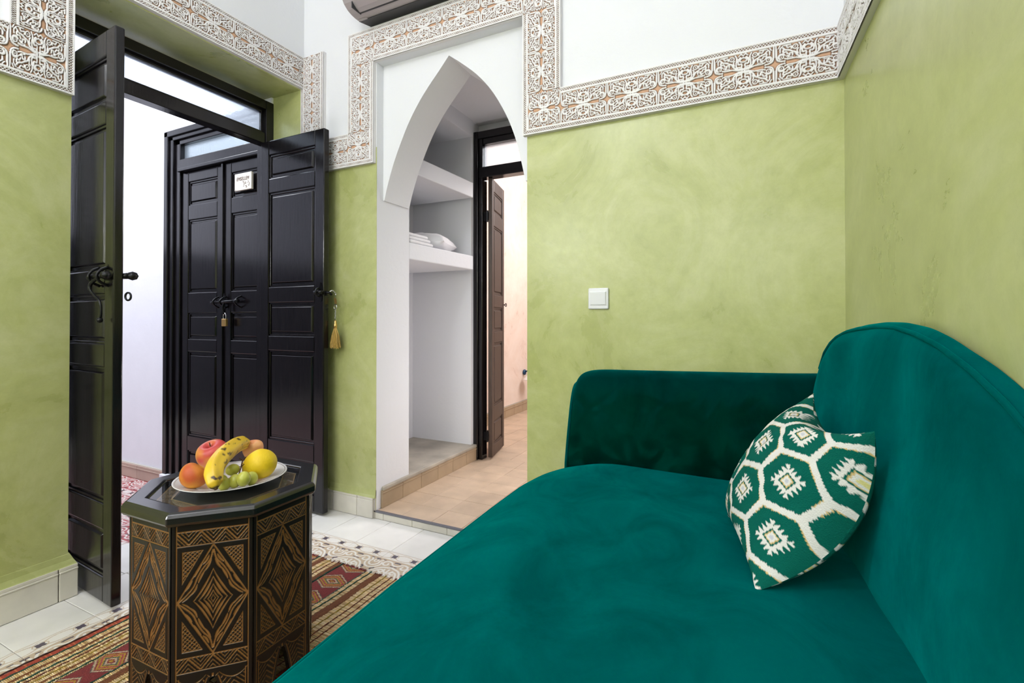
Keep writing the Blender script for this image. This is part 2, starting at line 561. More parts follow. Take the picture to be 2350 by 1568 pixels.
def seg_dist(X, Y, poly):
    """distance of every grid point to a polyline"""
    D = np.full(X.shape, 1e9)
    for (x0, y0), (x1, y1) in zip(poly[:-1], poly[1:]):
        dx, dy = x1 - x0, y1 - y0
        L = dx * dx + dy * dy + 1e-12
        t = np.clip(((X - x0) * dx + (Y - y0) * dy) / L, 0, 1)
        D = np.minimum(D, np.hypot(X - x0 - t * dx, Y - y0 - t * dy))
    return D


def sst(a, b, x):
    t = np.clip((x - a) / (b - a), 0, 1)
    return t * t * (3 - 2 * t)


def interp(tab, x):
    return float(np.interp(x, [t[0] for t in tab], [t[1] for t in tab]))

# ================================================================== SETTING
YA = 1.896            # wall with the arch
XC = -2.212           # wall with the double door
YN = -2.4             # near wall, behind the photographer
ZC = 3.3              # ceiling
GZ = 1.88             # the green tadelakt ends behind the frieze


def xb(y):            # the wall behind the sofa runs slightly askew
    return 0.288 + 0.026 * (YA - y)


# --- far wall (with the arch): green dado, white plaster above
b = MB()
b.box(-2.43, -1.69, YA, YA + .003, 0, GZ)
b.box(-.852, .60, YA, YA + .003, 0, GZ)
wall_far = struct('wall_far', b, M['green'], 'lime green polished plaster wall with the arched passage')
b = MB()
b.box(-2.50, -1.69, YA + .003, 2.16, 0, GZ)
b.box(-.852, .60, YA + .003, 2.16, 0, GZ)
b.box(-2.50, -1.69, YA, 2.16, GZ, ZC)
b.box(-.866, .60, YA, 2.16, GZ, ZC)
b.box(-1.69, -.866, YA, 2.16, 2.312, ZC)
b.box(-.866, -.852, YA + .003, 2.16, GZ, 2.312)
mobj('upper_wall', b, M['white'], wall_far)
# pointed arch panel, set back inside the carved frame
left = [(-1.287, 2.275), (-1.346, 2.212), (-1.412, 2.144), (-1.468, 2.078), (-1.525, 1.995), (-1.578, 1.896), (-1.622, 1.80), (-1.662, 1.69), (-1.682, 1.617)]
right = [(-1.215, 2.220), (-1.134, 2.150), (-1.069, 2.077), (-1.017, 2.000), (-.966, 1.903), (-.927, 1.800), (-.899, 1.69), (-.884, 1.619)]
ls = [tuple(p) for p in crom(left, 5)]
rs = [tuple(p) for p in crom([left[0]] + right, 5)]
b = MB()


def arch_face(prof, xo):
    n = len(prof)
    for i in range(n - 1):
        (x0, z0), (x1, z1) = prof[i], prof[i + 1]
        f = [(xo, z0), (x0, z0), (x1, z1), (xo, z1)]
        vs = [(x, YA + .05, z) for x, z in f] + [(x, 2.15, z) for x, z in f]
        b.add(vs, [(0, 1, 2, 3), (7, 6, 5, 4), (1, 5, 6, 2)])
    x0, z0 = prof[-1]
    b.add([(xo, YA + .05, z0), (x0, YA + .05, z0), (x0, 2.15, z0), (xo, 2.15, z0)], [(0, 1, 2, 3)])


arch_face(ls, -1.6905)
arch_face(rs, -.8525)
b.add([(-1.6905, YA + .05, 2.275), (-.8525, YA + .05, 2.275), (-.8525, YA + .05, 2.32), (-1.6905, YA + .05, 2.32)], [(0, 1, 2, 3)])
mobj('arch_panel', b, M['white'], wall_far, fixn=False)

# --- wall behind the sofa, near wall, ceiling
b = MB()
b.prism([(xb(YA + .2), YA + .2), (xb(YN), YN), (.75, YN), (.75, YA + .2)], lambda p, k: (p[0], p[1], GZ if k else 0))
wall_right = struct('wall_right', b, M['green'], 'lime green polished plaster wall behind the sofa')
b = MB()
b.prism([(xb(YA + .2), YA + .2), (xb(YN), YN), (.75, YN), (.75, YA + .2)], lambda p, k: (p[0], p[1], ZC if k else GZ))
mobj('upper_wall', b, M['white'], wall_right)
b = MB(); b.box(-2.6, .75, YN - .15, YN, 0, GZ)
wall_near = struct('wall_near', b, M['green'], 'green wall behind the photographer')
b = MB(); b.box(-2.6, .75, YN - .15, YN, GZ, ZC)
mobj('upper_wall', b, M['white'], wall_near)
b = MB(); b.box(-2.55, .75, YN - .15, 2.16, ZC, ZC + .1)
struct('ceiling', b, M['white'], 'white ceiling above the frame')

# --- left wall with the double doorway
DY0, DY1, DZ = .872, 1.872, 2.268
b = MB()
b.box(-2.50, XC, YN, DY0, 0, GZ)
b.box(-2.50, XC, DY1, YA, 0, DZ)
b.box(-2.50, XC, DY0, YA, DZ, 2.30)
b.box(-2.50, XC - .01, DY0 - .16, DY0, GZ, 2.30)
wall_left = struct('wall_left', b, M['green'], 'lime green polished plaster wall with the double doorway')
b = MB()
b.box(-2.50, XC, YN, DY0 - .16, GZ, ZC)
b.box(-2.50, XC, DY0 - .16, DY0, 2.30, ZC)
b.box(-2.50, XC, DY0, YA, 2.30, ZC)
b.box(XC - .01, XC, DY0 - .16, DY0, GZ, 2.30)
mobj('upper_wall', b, M['white'], wall_left)

# ------------------------------------------------------------------ carved stucco frieze
FW_ = .173            # band width
CL = .190             # length of one repeat
BW = .025             # border on each side


def floral(X, Z):
    """relief strokes; X,Z in mm measured from the cross of a repeat (95 x 61 quarter)"""
    q = [
        ([(3.6, 2), (3.6, 7.4), (14.5, 6.8), (29, 15.4), (36, 28), (45, 33), (54, 38.7), (65, 41.8), (71, 49)], 2.5),
        ([(8, 2.5), (18, 4), (36, 9.5), (54, 9.2), (66, 12)], 2.1),
        ([(66, 4), (80, 6.2), (88, 12), (91, 24), (91, 40), (92, 58)], 2.3),
        ([(5.5, 10), (5.5, 24), (15, 24), (15, 40), (9, 47)], 2.2),
        ([(0, 30), (9, 33), (9, 41), (0, 46)], 2.1),
        ([(10.5, 13), (21, 15.5), (22, 30), (20, 46), (25, 57)], 2.1),
        ([(28, 22), (31, 33), (27, 39)], 1.9),
        ([(0, 52), (7, 58), (14, 52)], 2.0),
        ([(44, 20), (44, 27), (52.5, 27), (52.5, 20), (61, 20)], 2.1),
        ([(58, 27), (62, 34), (70, 33), (71, 41)], 2.1),
        ([(47, 43), (47, 50), (57, 48), (61, 54)], 2.0),
        ([(49, 57), (69, 57)], 1.6),
        ([(44, 14), (58, 15.5)], 1.5),
        ([(79, 36), (80, 46), (73, 55)], 2.0),
        ([(85, 50), (80, 58)], 1.8),
        ([(65, 22.5), (69, 27.5), (77, 30), (84, 26), (85, 18), (80, 11.5)], 1.7),
    ]
    circ = [((76, 19.5), 6.6, 1.9), ((36, 47), 7.2, 1.9)]
    dots = [((76, 19.5), 2.0), ((36, 47), 2.4)]
    X = np.abs(X); Z = np.abs(Z)
    D = np.full(X.shape, 1e9)
    for pts, hw in q:
        D = np.minimum(D, seg_dist(X, Z, crom(pts, 4)) - hw * 1.14)
    for (cx, cz), r, hw in circ:
        D = np.minimum(D, np.abs(np.hypot(X - cx, Z - cz) - r) - hw)
    for (cx, cz), r in dots:
        D = np.minimum(D, np.hypot(X - cx, Z - cz) - r)
    return D


def frieze_mesh(name, L, W, sides, seam=False):
    """panel lying in local x (length) / z (width), y=0 back, relief towards -y.
    sides: which of l r b t carry the lattice border"""
    step = .00155
    nu, nv = int(round(L / step)) + 1, int(round(W / step)) + 1
    x = np.linspace(0, L * 1000, nu); z = np.linspace(0, W * 1000, nv)
    X, Z = np.meshgrid(x, z, indexing='ij')
    bm = BW * 1000
    lo = bm if 'l' in sides else 0; hi = L * 1000 - (bm if 'r' in sides else 0)
    bo = bm if 'b' in sides else 0; to = W * 1000 - (bm if 't' in sides else 0)
    fx = (X - (lo + hi) / 2) / ((hi - lo) / 2) * 95
    fz = (Z - (bo + to) / 2) / ((to - bo) / 2) * 61
    D = floral(fx, fz) * ((to - bo) / 122)
    inb = np.zeros(X.shape, bool)
    DB = np.full(X.shape, 1e9)
    ed = np.full(X.shape, 1e9); along = np.zeros(X.shape)
    for s in sides:
        e = {'l': X, 'r': L * 1000 - X, 'b': Z, 't': W * 1000 - Z}[s]
        a = Z if s in 'lr' else X
        m = e < ed
        ed = np.where(m, e, ed); along = np.where(m, a, along)
    inb = ed < bm
    p = 9.5
    t = ed - 5.0
    d1 = np.abs(((along + t + p / 2) % p) - p / 2) / 1.414
    d2 = np.abs(((along - t + p / 2) % p) - p / 2) / 1.414
    lat = np.minimum(d1, d2) - .95
    DB = np.where((ed > 5) & (ed < 18), lat, -1.0)
    # small edge transitions at the fillets
    D = np.where(inb, DB, D)
    h = 1 - sst(-.35, .75, D)
    depth = 4.8
    top = .90 + 0.0 * h
    V = np.stack([X.ravel() / 1000, -(h * depth / 1000 + .001).ravel(), Z.ravel() / 1000], 1)
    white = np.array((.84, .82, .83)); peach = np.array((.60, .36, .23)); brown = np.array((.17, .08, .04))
    k = np.where(inb, .12, sst(1.2, 4.2, D))[..., None]  # brown beside the strokes: recess paint with the carving's shadow painted in
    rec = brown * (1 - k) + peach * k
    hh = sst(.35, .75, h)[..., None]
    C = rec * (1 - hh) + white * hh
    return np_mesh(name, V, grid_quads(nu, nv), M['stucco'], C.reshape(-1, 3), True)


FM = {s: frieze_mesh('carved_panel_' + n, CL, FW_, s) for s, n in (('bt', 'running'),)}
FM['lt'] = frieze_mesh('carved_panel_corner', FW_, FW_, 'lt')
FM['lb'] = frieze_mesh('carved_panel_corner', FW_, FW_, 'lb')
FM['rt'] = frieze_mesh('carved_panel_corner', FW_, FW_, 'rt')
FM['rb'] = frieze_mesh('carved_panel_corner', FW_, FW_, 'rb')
PROUD = .016


def band(root, kind, a, c, length, plane, panels='bt', n=None):
    """kind 'H'/'V' on wall plane; plane: fn(u, out, z) -> world; a,c: lower-left corner"""
    n = n or max(1, int(round(length / CL)))
    L = length / n
    for i in range(n):
        if kind == 'H':
            yield (a + i * L, c, 'H', L / CL)
        else:
            yield (a, c + i * L, 'V', L / CL)


# trim_1: on the far wall (x along the wall, facing -y)
fr = MB()
def slabf(x0, x1, z0, z1):
    fr.box(x0, x1, YA - PROUD, YA + .002, z0, z1)
ZL, ZH = 1.797, 2.484         # lower edge of the low band / upper edge of the arch frame
ZD = 2.447                    # top of the strip beside the doorway
slabf(-2.225, -2.042, ZL, ZD)
slabf(-2.042, -1.867, ZL, ZL + FW_)
slabf(-1.867, -1.694, ZL, ZH)
slabf(-1.694, -.865, ZH - FW_, ZH)
slabf(-.865, -.692, ZL - .006, ZH)
slabf(-.692, .29, ZL - .006, ZL - .006 + FW_)
trim_far = struct('trim_1', fr, M['stuccoslab'], 'white carved stucco frieze stepping around the arch', bevel=.002)
WFX = FW_


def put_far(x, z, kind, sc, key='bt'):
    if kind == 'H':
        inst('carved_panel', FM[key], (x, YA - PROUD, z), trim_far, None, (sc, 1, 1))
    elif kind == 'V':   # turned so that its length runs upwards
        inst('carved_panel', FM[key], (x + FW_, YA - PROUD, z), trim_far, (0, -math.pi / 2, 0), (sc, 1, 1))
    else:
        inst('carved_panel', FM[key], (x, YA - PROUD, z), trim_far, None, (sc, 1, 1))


z6 = ZL - .006
put_far(-2.215, ZL, 'C', 1, 'lb')
for t in band(None, 'V', -2.215, ZL + FW_, ZD - ZL - FW_, None): put_far(*t)
for t in band(None, 'H', -2.042, ZL, .175, None, n=1): put_far(*t)
put_far(-1.867, ZL, 'C', 1, 'rb')
for t in band(None, 'V', -1.867, ZL + FW_, ZH - ZL - 2 * FW_, None): put_far(*t)
put_far(-1.867, ZH - FW_, 'C', 1, 'lt')
for t in band(None, 'H', -1.694, ZH - FW_, .829, None): put_far(*t)
put_far(-.865, ZH - FW_, 'C', 1, 'rt')
for t in band(None, 'V', -.865, z6 + FW_, ZH - z6 - 2 * FW_, None): put_far(*t)
put_far(-.865, z6, 'C', 1, 'lb')
for t in band(None, 'H', -.692, z6, .975, None): put_far(*t)

# trim_2: on the left wall (length along y, facing +x)
fr = MB()
def slabl(y0, y1, z0, z1):
    fr.box(XC - .002, XC + PROUD, y0, y1, z0, z1)
ZLL, ZLH = 1.815, 2.446
slabl(YN, DY0 - FW_, ZLL, ZLL + FW_)
slabl(DY0 - FW_, DY0, ZLL, ZLH)
slabl(DY0, YA - PROUD, ZLH - FW_, ZLH)
trim_left = struct('trim_2', fr, M['stuccoslab'], 'white carved stucco frieze stepping over the double doorway', bevel=.002)
RL = (0, 0, math.pi / 2)      # local x -> +y, local -y -> +x


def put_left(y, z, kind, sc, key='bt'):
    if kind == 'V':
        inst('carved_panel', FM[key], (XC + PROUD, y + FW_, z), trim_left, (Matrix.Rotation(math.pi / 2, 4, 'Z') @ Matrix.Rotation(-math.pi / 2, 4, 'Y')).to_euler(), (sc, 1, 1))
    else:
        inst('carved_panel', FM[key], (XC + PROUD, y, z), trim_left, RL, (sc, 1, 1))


for t in band(None, 'H', -.06, ZLL, DY0 - FW_ + .06, None): put_left(*t)
put_left(DY0 - FW_, ZLL, 'C', 1, 'rb')
for t in band(None, 'V', DY0 - FW_, ZLL + FW_, ZLH - ZLL - 2 * FW_, None): put_left(*t)
put_left(DY0 - FW_, ZLH - FW_, 'C', 1, 'lt')
for t in band(None, 'H', DY0, ZLH - FW_, YA - PROUD - DY0, None): put_left(*t)

# trim_3: on the wall behind the sofa (facing -x)
fr = MB()
fr.prism([(xb(YA - .01) + .003, YA - PROUD), (xb(YN) + .003, YN), (xb(YN) - PROUD, YN), (xb(YA - .01) - PROUD, YA - PROUD)], lambda p, k: (p[0], p[1], z6 + (FW_ if k else 0)))
trim_right = struct('trim_3', fr, M['stuccoslab'], 'white carved stucco frieze above the sofa', bevel=.002)
ang = math.atan2(-1, .026)    # running from the corner towards the photographer
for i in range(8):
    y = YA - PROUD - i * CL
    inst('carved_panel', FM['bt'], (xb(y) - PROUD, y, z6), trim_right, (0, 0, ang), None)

# ------------------------------------------------------------------ passage behind the arch
FZ = .038
b = MB()
b.box(-.852, -.70, 2.16, 3.05, 0, 2.38); b.box(-2.3, -.70, 2.96, 3.0, 2.30, 2.9); b.box(-2.3, -1.705, 2.985, 3.0, 0, 2.30)
wp = struct('wall_passage', b, M['white'], 'white side wall of the passage')
b = MB(); b.box(-2.35, -.70, 2.15, 3.05, 2.373, 2.45)
struct('ceiling', b, M['white'], 'white ceiling of the passage')
# niche with shelves
b = MB()
b.box(-2.35, -2.20, 2.10, 3.0, 0, 2.38)             # back
b.box(-2.35, -1.705, 2.855, 2.98, 0, 2.38)          # far end
b.box(-2.35, -1.695, 2.16, 2.162, 0, 2.38)
b.box(-2.20, -1.695, 2.15, 2.86, 2.264, 2.38)       # lintel over the niche
niche = struct('wall_niche', b, M['white'], 'white plastered niche with two shelves inside the arch', bevel=.003)
for z0, z1 in ((1.340, 1.434), (1.828, 1.930)):
    b = MB(); b.prism([(-2.205, 2.158), (-1.689, 2.158), (-1.664, 2.815), (-2.205, 2.815)], lambda p, k: (p[0], p[1], (z0, z1)[k]))
    b2 = mobj('shelf', b, M['white'], niche, bevel=.006)
b = MB(); b.box(-2.2, -1.692, 1.898, 2.885, 0, .147)
plinth = mobj('plinth', b, M['cement'], niche, bevel=.006)
b = MB(); b.box(-1.70, -1.676, 1.94, 2.886, .125, .146)
mobj('plinth_edge', b, M['cement'], plinth, bevel=.005)
for i in range(6):
    y0 = 1.934 + i * .165; y1 = min(y0 + .163, 2.886)
    b = MB(); b.box(-1.692, -1.680, y0, y1, FZ, .112); b.box(-1.692, -1.676, y0, y1, .112, .118); b.box(-1.692, -1.680, y0, y1, .118, .127)
    mobj('skirting_tile', b, M['tanskirt'], plinth, bevel=.0015)
# passage floor
b = MB(); b.box(-1.70, -.70, YA + .004, 2.9, -.02, FZ - .006); b.box(-2.2, 1.2, 2.9, 6.6, -.02, FZ - .006)
fp = struct('floor_passage', b, M['grout'], 'beige tiled floor of the passage')
xs = [-1.688, -1.535, -1.36, -1.19, -1.02, -.856]
ys = [1.903, 2.057, 2.21, 2.365, 2.52, 2.675, 2.83, 2.985]
def tile(name, x0, x1, y0, y1, z0, z1, mat, parent, g=.0011):
    bb = MB(); bb.box(x0 + g, x1 - g, y0 + g, y1 - g, z0, z1)
    return mobj(name, bb, mat, parent, bevel=.0012, seg=1)
for i in range(5):
    for j in range(7):
        tile('floor_tile', xs[i], xs[i + 1], ys[j], ys[j + 1], FZ - .012, FZ + random.uniform(-.0005, .0005), M['beigetile'], fp)
for i in range(8):
    for j in range(11):
        x0 = -2.15 + i * .17; y0 = 2.985 + j * .17
        tile('floor_tile', x0, x0 + .17, y0, y0 + .17, FZ - .012, FZ + random.uniform(-.0005, .0005), M['beigetile'], fp)
# step edge: metal strip over cream tiles
b = MB(); b.box(-1.70, -.852, YA - .004, YA + .010, FZ - .006, FZ + .0015)
struct('trim_4', b, M['zinc'], 'grey metal strip along the edge of the step')
b = MB(); b.box(-1.70, -.852, YA + .001, YA + .012, -.01, FZ - .007)
step = struct('trim_5', b, M['grout'], 'low step up into the passage')
for x0, x1 in ((-1.70, -1.640), (-1.638, -1.462), (-1.460, -1.262), (-1.260, -1.062), (-1.060, -.852)):
    b = MB(); b.box(x0, x1, YA - .003, YA + .006, .001, FZ - .007)
    mobj('skirting_tile', b, M['skirt'], step, bevel=.001, seg=1)

# bedroom beyond
b = MB(); b.box(-2.3, -2.15, 2.98, 6.7, 0, 2.9); b.box(-2.3, 1.3, 6.6, 6.7, 0, 2.9); b.box(1.2, 1.3, 2.9, 6.7, 0, 2.9)
b.box(-.86, 1.3, 2.96, 3.02, 0, 2.9)
b.box(-2.3, -.70, 3.0, 3.02, 2.31, 2.9); b.box(-2.3, -1.71, 3.0, 3.02, 0, 2.31)
wbed = struct('wall_bedroom', b, M['pink'], 'peach coloured wall of the bedroom beyond the passage')
b = MB(); b.box(-2.3, 1.3, 2.96, 6.7, 2.9, 3.0)
struct('ceiling', b, M['white'], 'white ceiling of the bedroom')
b = MB(); b.box(-2.15, -2.146, 3.02, 6.6, FZ, .15)
bb3 = struct('baseboard_bedroom', b, M['grout'], 'tan tile skirting of the bedroom wall')
for i in range(14):
    y0 = 3.03 + i * .2
    b = MB(); b.box(-2.147, -2.134, y0, y0 + .197, FZ, .115); b.box(-2.147, -2.128, y0, y0 + .197, .115, .127); b.box(-2.147, -2.134, y0, y0 + .197, .127, .142)
    mobj('skirting_tile', b, M['tanskirt'], bb3, bevel=.0015, seg=1)

# ------------------------------------------------------------------ hall / patio beyond the double door
HZ = -.078
b = MB()
b.box(-5.6, -3.43, 1.86, 2.0, HZ, 3.6)
b.box(-3.43, -2.43, 1.86, 2.0, 2.235, 3.6)
b.box(-2.43, -2.49, 1.875, 2.0, HZ, 2.235)
b.box(-2.56, -2.505, -1.5, DY0, HZ, 3.6); b.box(-2.56, -2.505, DY0, 1.86, 2.26, 3.6)
whall = struct('wall_hall', b, M['hallwhite'], 'white limewashed wall of the hall beyond the double door')
b = MB(); b.box(-5.7, -5.6, -1.4, 2.0, HZ, 1.75); b.box(-5.7, -2.5, -1.5, -1.4, HZ, 1.75)
wpat = struct('wall_patio', b, M['patio'], 'far walls of the patio, grey below and white above')
b = MB(); b.box(-5.7, -5.6, -1.4, 2.0, 1.75, 3.6); b.box(-5.7, -2.5, -1.5, -1.4, 1.75, 3.6)
mobj('upper_wall', b, M['hallwhite'], wpat)
b = MB(); b.box(-3.96 - 1.6, -3.43, 1.846, 1.86, HZ, .015)
bh = struct('baseboard_hall', b, M['grout'], 'pinkish tile skirting of the hall wall')
for i in range(7):
    x0 = -3.432 - (i + 1) * .30
    b = MB(); b.box(x0 + .001, x0 + .299, 1.838, 1.85, HZ, -.012); b.box(x0 + .001, x0 + .299, 1.834, 1.85, -.012, -.004); b.box(x0 + .001, x0 + .299, 1.838, 1.85, -.004, .012)
    mobj('skirting_tile', b, M['pinkskirt'], bh, bevel=.0015, seg=1)

# ------------------------------------------------------------------ printed cement tiles
def arabesque(X, Y):
    """X,Y in mm on a 200 mm border tile, Y measured from the outer edge. returns class 0 white 1 tan 2 dark"""
    c = np.zeros(X.shape)
    def line(d, hw, v):
        c[d < hw] = v
    Xm = np.abs(X - 100)                     # mirror about the middle of the tile
    q = ((X + 0) % 100)
    # field below the chain: tan ground
    fld = Y > 64
    c[fld] = 1
    S = [
        ([(0, 112), (16, 117), (36, 122), (54, 136), (68, 158), (84, 170), (100, 172)], 4.2, 0),
        ([(0, 96), (14, 92), (24, 80), (40, 75), (56, 82), (58, 98), (46, 107), (34, 101), (36, 90)], 4.0, 0),
        ([(100, 126), (87, 121), (78, 106), (80, 90), (72, 78)], 4.0, 0),
        ([(100, 144), (78, 136), (63, 113), (67, 94)], 4.0, 0),
        ([(100, 100), (92, 92), (94, 82)], 3.4, 0),
        ([(100, 190), (76, 186), (58, 170), (44, 146), (28, 138), (18, 146), (26, 156), (36, 152)], 4.2, 0),
        ([(0, 128), (0, 184)], 4.5, 0), ([(0, 158), (14, 146), (20, 132)], 3.6, 0), ([(0, 170), (18, 164), (34, 168)], 3.6, 0), ([(0, 182), (20, 182), (38, 192)], 3.6, 0),
        ([(54, 200), (60, 188), (46, 176)], 3.6, 0),
    ]
    for pts, hw, v in S:
        line(np.where(fld, seg_dist(Xm, Y, crom(pts, 4)), 1e9), hw, v)
    for pts, hw in (([(0, 73), (12, 74)], 4.0), ([(64, 71), (74, 72)], 3.0), ([(100, 74), (92, 74)], 4.0), ([(70, 142), (80, 150), (78, 157)], 4.0), ([(4, 104), (14, 104)], 3.2)):
        line(np.where(fld, seg_dist(Xm, Y, np.array(pts, float)), 1e9), hw, 2)
    # chain of ovals with small dark flowers
    line(np.abs(Y - 5), 1.4, 1); line(np.abs(Y - 62), 1.4, 1); line(np.abs(Y - 68), 1.2, 1)
    cx = np.abs(((X + 50) % 100) - 50)       # ovals centred on multiples of 100
    oval = np.abs(np.hypot(cx / 42.0, (Y - 34) / 21.0) - 1) * 24
    line(np.where(Y < 62, oval, 1e9), 1.9, 1)
    fx = np.abs((X % 100) - 50); fy = np.abs(Y - 34)
    ring = np.abs(np.maximum(fx, fy) + .5 * np.minimum(fx, fy) - 20)
    line(ring, 1.5, 1)
    th = np.arctan2(fy, fx)
    fl = np.hypot(fx, fy) - (9.5 + 5.5 * np.abs(np.sin(2 * th)))
    line(fl, 0, 2)
    return c


def print_tile(name, cols, n=96, fn=arabesque):
    s = np.linspace(0, 200, n)
    X, Y = np.meshgrid(s, s, indexing='ij')
    c = fn(X, Y).astype(int)
    C = np.array(cols)[c]
    e = .0010
    V = np.stack([np.clip(X.ravel() / 1000, e, .2 - e), np.clip(Y.ravel() / 1000, e, .2 - e), np.zeros(X.size)], 1)
    edge = (X.ravel() < 1) | (X.ravel() > 199) | (Y.ravel() < 1) | (Y.ravel() > 199)
    V[edge, 2] = -.008
    return np_mesh(name, V, grid_quads(n, n), M['printtile'], C.reshape(-1, 3))


BT = print_tile('border_tile', [(.78, .745, .71), (.55, .43, .32), (.095, .075, .105)], 150)
HT = print_tile('hall_tile', [(.74, .66, .62), (.40, .07, .075), (.06, .045, .05)], 80)
# room floor: grout bed with single tiles
b = MB(); b.box(-2.50, .7, YN, YA, -.03, -.004)
floor = struct('floor', b, M['grout'], 'cream cement tile floor with a printed border')
XB, YB = -1.992, 1.657        # outer edges of the printed border
yl = [YB - .2 * k for k in range(0, 16)]
for k in range(15):
    tile('plain_tile', XC, XB, yl[k + 1], yl[k], -.012, random.uniform(-.0006, .0004), M['creamtile'], floor)
    if k > 0:
        inst('border_tile', BT, (XB, yl[k + 1], 0), floor, (Matrix.Translation((0, 0, 0)) @ Matrix.Rotation(-math.pi / 2, 4, 'Z')).to_euler(), None).location = (XB, yl[k], 0)
# fix the quarter turn: local y (outer -> inner) must run towards +x
xl = [XB + .2 * k for k in range(0, 12)]
tile('plain_tile', XC, XB, YB, YA, -.012, 0, M['creamtile'], floor)
for k in range(11):
    tile('plain_tile', xl[k], xl[k + 1], YB, YA, -.012, random.uniform(-.0006, .0004), M['creamtile'], floor)
    inst('border_tile', BT, (xl[k + 1], YB, 0), floor, (0, 0, math.pi), None)
# plain tiles under the mat
for i in range(9):
    for j in range(14):
        tile('plain_tile', XB + .2 + .2 * i, XB + .4 + .2 * i, yl[j + 2], yl[j + 1], -.012, -.0005, M['creamtile'], floor)
# threshold tiles inside the doorway
for y0, y1 in ((.872, 1.05), (1.05, 1.25), (1.25, 1.45), (1.45, 1.657), (1.657, 1.872)):
    tile('plain_tile', -2.50, XC, y0, y1, -.012, 0, M['creamtile'], floor)
# hall floor
b = MB(); b.box(-5.6, -2.5, -1.4, 1.86, HZ - .05, HZ - .004)
hfloor = struct('floor_hall', b, M['grout'], 'red and white printed tile floor of the hall')
for i in range(11):
    for j in range(14):
        inst('printed_tile', HT, (-2.505 - .2 * (i + 1), 1.84 - .2 * (j + 1), HZ), hfloor)

# ------------------------------------------------------------------ skirtings
b = MB(); b.box(XC, XC + .006, YN, .86, 0, .13)
bl = struct('baseboard_left', b, M['grout'], 'cream tile skirting along the left wall')
def skirt_left(y0, y1):
    b = MB(); b.box(XC + .002, XC + .018, y0, y1, .001, .098); b.box(XC + .002, XC + .021, y0, y1, .098, .104); b.box(XC + .002, XC + .017, y0, y1, .104, .116)
    mobj('skirting_tile', b, M['skirt'], bl, bevel=.002)
yy = .8385
while yy > -1.2:
    skirt_left(yy - .298, yy); yy -= .30
skirt_left(.8415, .895)
# plaster cove above the skirting
b = MB()
b.prism([(XC + .016, .115), (XC + .012, .119), (XC + .004, .135), (XC + .001, .155), (XC - .010, .165), (XC - .010, .112)], lambda p, k: (p[0], -2.0 if k == 0 else .872 + .022 * max(0, (.165 - p[1]) / .05), p[1]))
mobj('plaster_cove', b, M['green'], bl)
b = MB(); b.box(-2.03, -1.69, YA - .004, YA, 0, .10)
bf = struct('baseboard_far', b, M['grout'], 'cream tile skirting between double door and arch')
for x0, x1 in ((-2.195, -1.972), (-1.97, -1.804), (-1.802, -1.698), (-.85, -.56), (-.558, -.26), (-.258, .04)):
    b = MB(); b.box(x0, x1, YA - .016, YA, .001, .092); b.box(x0, x1, YA - .013, YA, .092, .104)
    mobj('skirting_tile', b, M['skirt'], bf, bevel=.002)
b = MB(); b.prism([(YA - .013, .103), (YA - .006, .115), (YA, .14), (YA + .004, .14), (YA + .004, .1)], lambda p, k: ((-2.0, -1.69)[k], p[0], p[1]))
mobj('plaster_cove', b, M['green'], bf)

# ------------------------------------------------------------------ doors
def leaf(parent, name, o, u, v, w, t, z0, z1, panels, stile=.062, mat=None, face=(1, 1), label=None):
    """panelled door leaf. o origin (hinge edge), u width dir, v thickness dir, both in xy"""
    mat = mat or M['door']
    ux, uy = u; vx, vy = v
    P = lambda a, c, z: (o[0] + ux * a + vx * c, o[1] + uy * a + vy * c, z)
    b = MB()
    b.fbox(P, 0, stile, 0, t, z0, z1); b.fbox(P, w - stile, w, 0, t, z0, z1)
    zz = [z0] + [q for p in panels for q in p] + [z1]
    for i in range(0, len(zz), 2):
        b.fbox(P, stile, w - stile, 0.0004, t - .0004, zz[i], zz[i + 1])
    lf = mobj(name, b, mat, parent, bevel=.0045, seg=2)
    if label: lf['label'] = label
    for p0, p1 in panels:
        c = MB()
        a0, a1 = stile - .004, w - stile + .004
        c.fbox(P, a0, a1, t * .38, t * .62, p0 - .004, p1 + .004)
        for sgn in (0, 1):
            base = t * .38 if sgn == 0 else t * .62
            topv = t * .12 if sgn == 0 else t * .88
            i0 = .020; i1 = .026
            A = [(stile + i0, p0 + i0), (w - stile - i0, p0 + i0), (w - stile - i0, p1 - i0), (stile + i0, p1 - i0)]
            B = [(stile + i1, p0 + i1), (w - stile - i1, p0 + i1), (w - stile - i1, p1 - i1), (stile + i1, p1 - i1)]
            vs = [P(a, base, z) for a, z in A] + [P(a, topv, z) for a, z in B]
            c.add(vs, [(4, 5, 6, 7)] + [(i, (i + 1) % 4, 4 + (i + 1) % 4, 4 + i) for i in range(4)])
            # moulding running round the opening
            for (ax0, ax1, az0, az1) in ((stile, w - stile, p0, p0 + .009), (stile, w - stile, p1 - .009, p1), (stile, stile + .009, p0, p1), (w - stile - .009, w - stile, p0, p1)):
                lo_, hi_ = (t * .2, t * .4) if sgn == 0 else (t * .6, t * .8)
                c.fbox(P, ax0, ax1, lo_, hi_, az0, az1)
        mobj('panel', c, mat, lf, bevel=.0012, seg=1)
    return lf


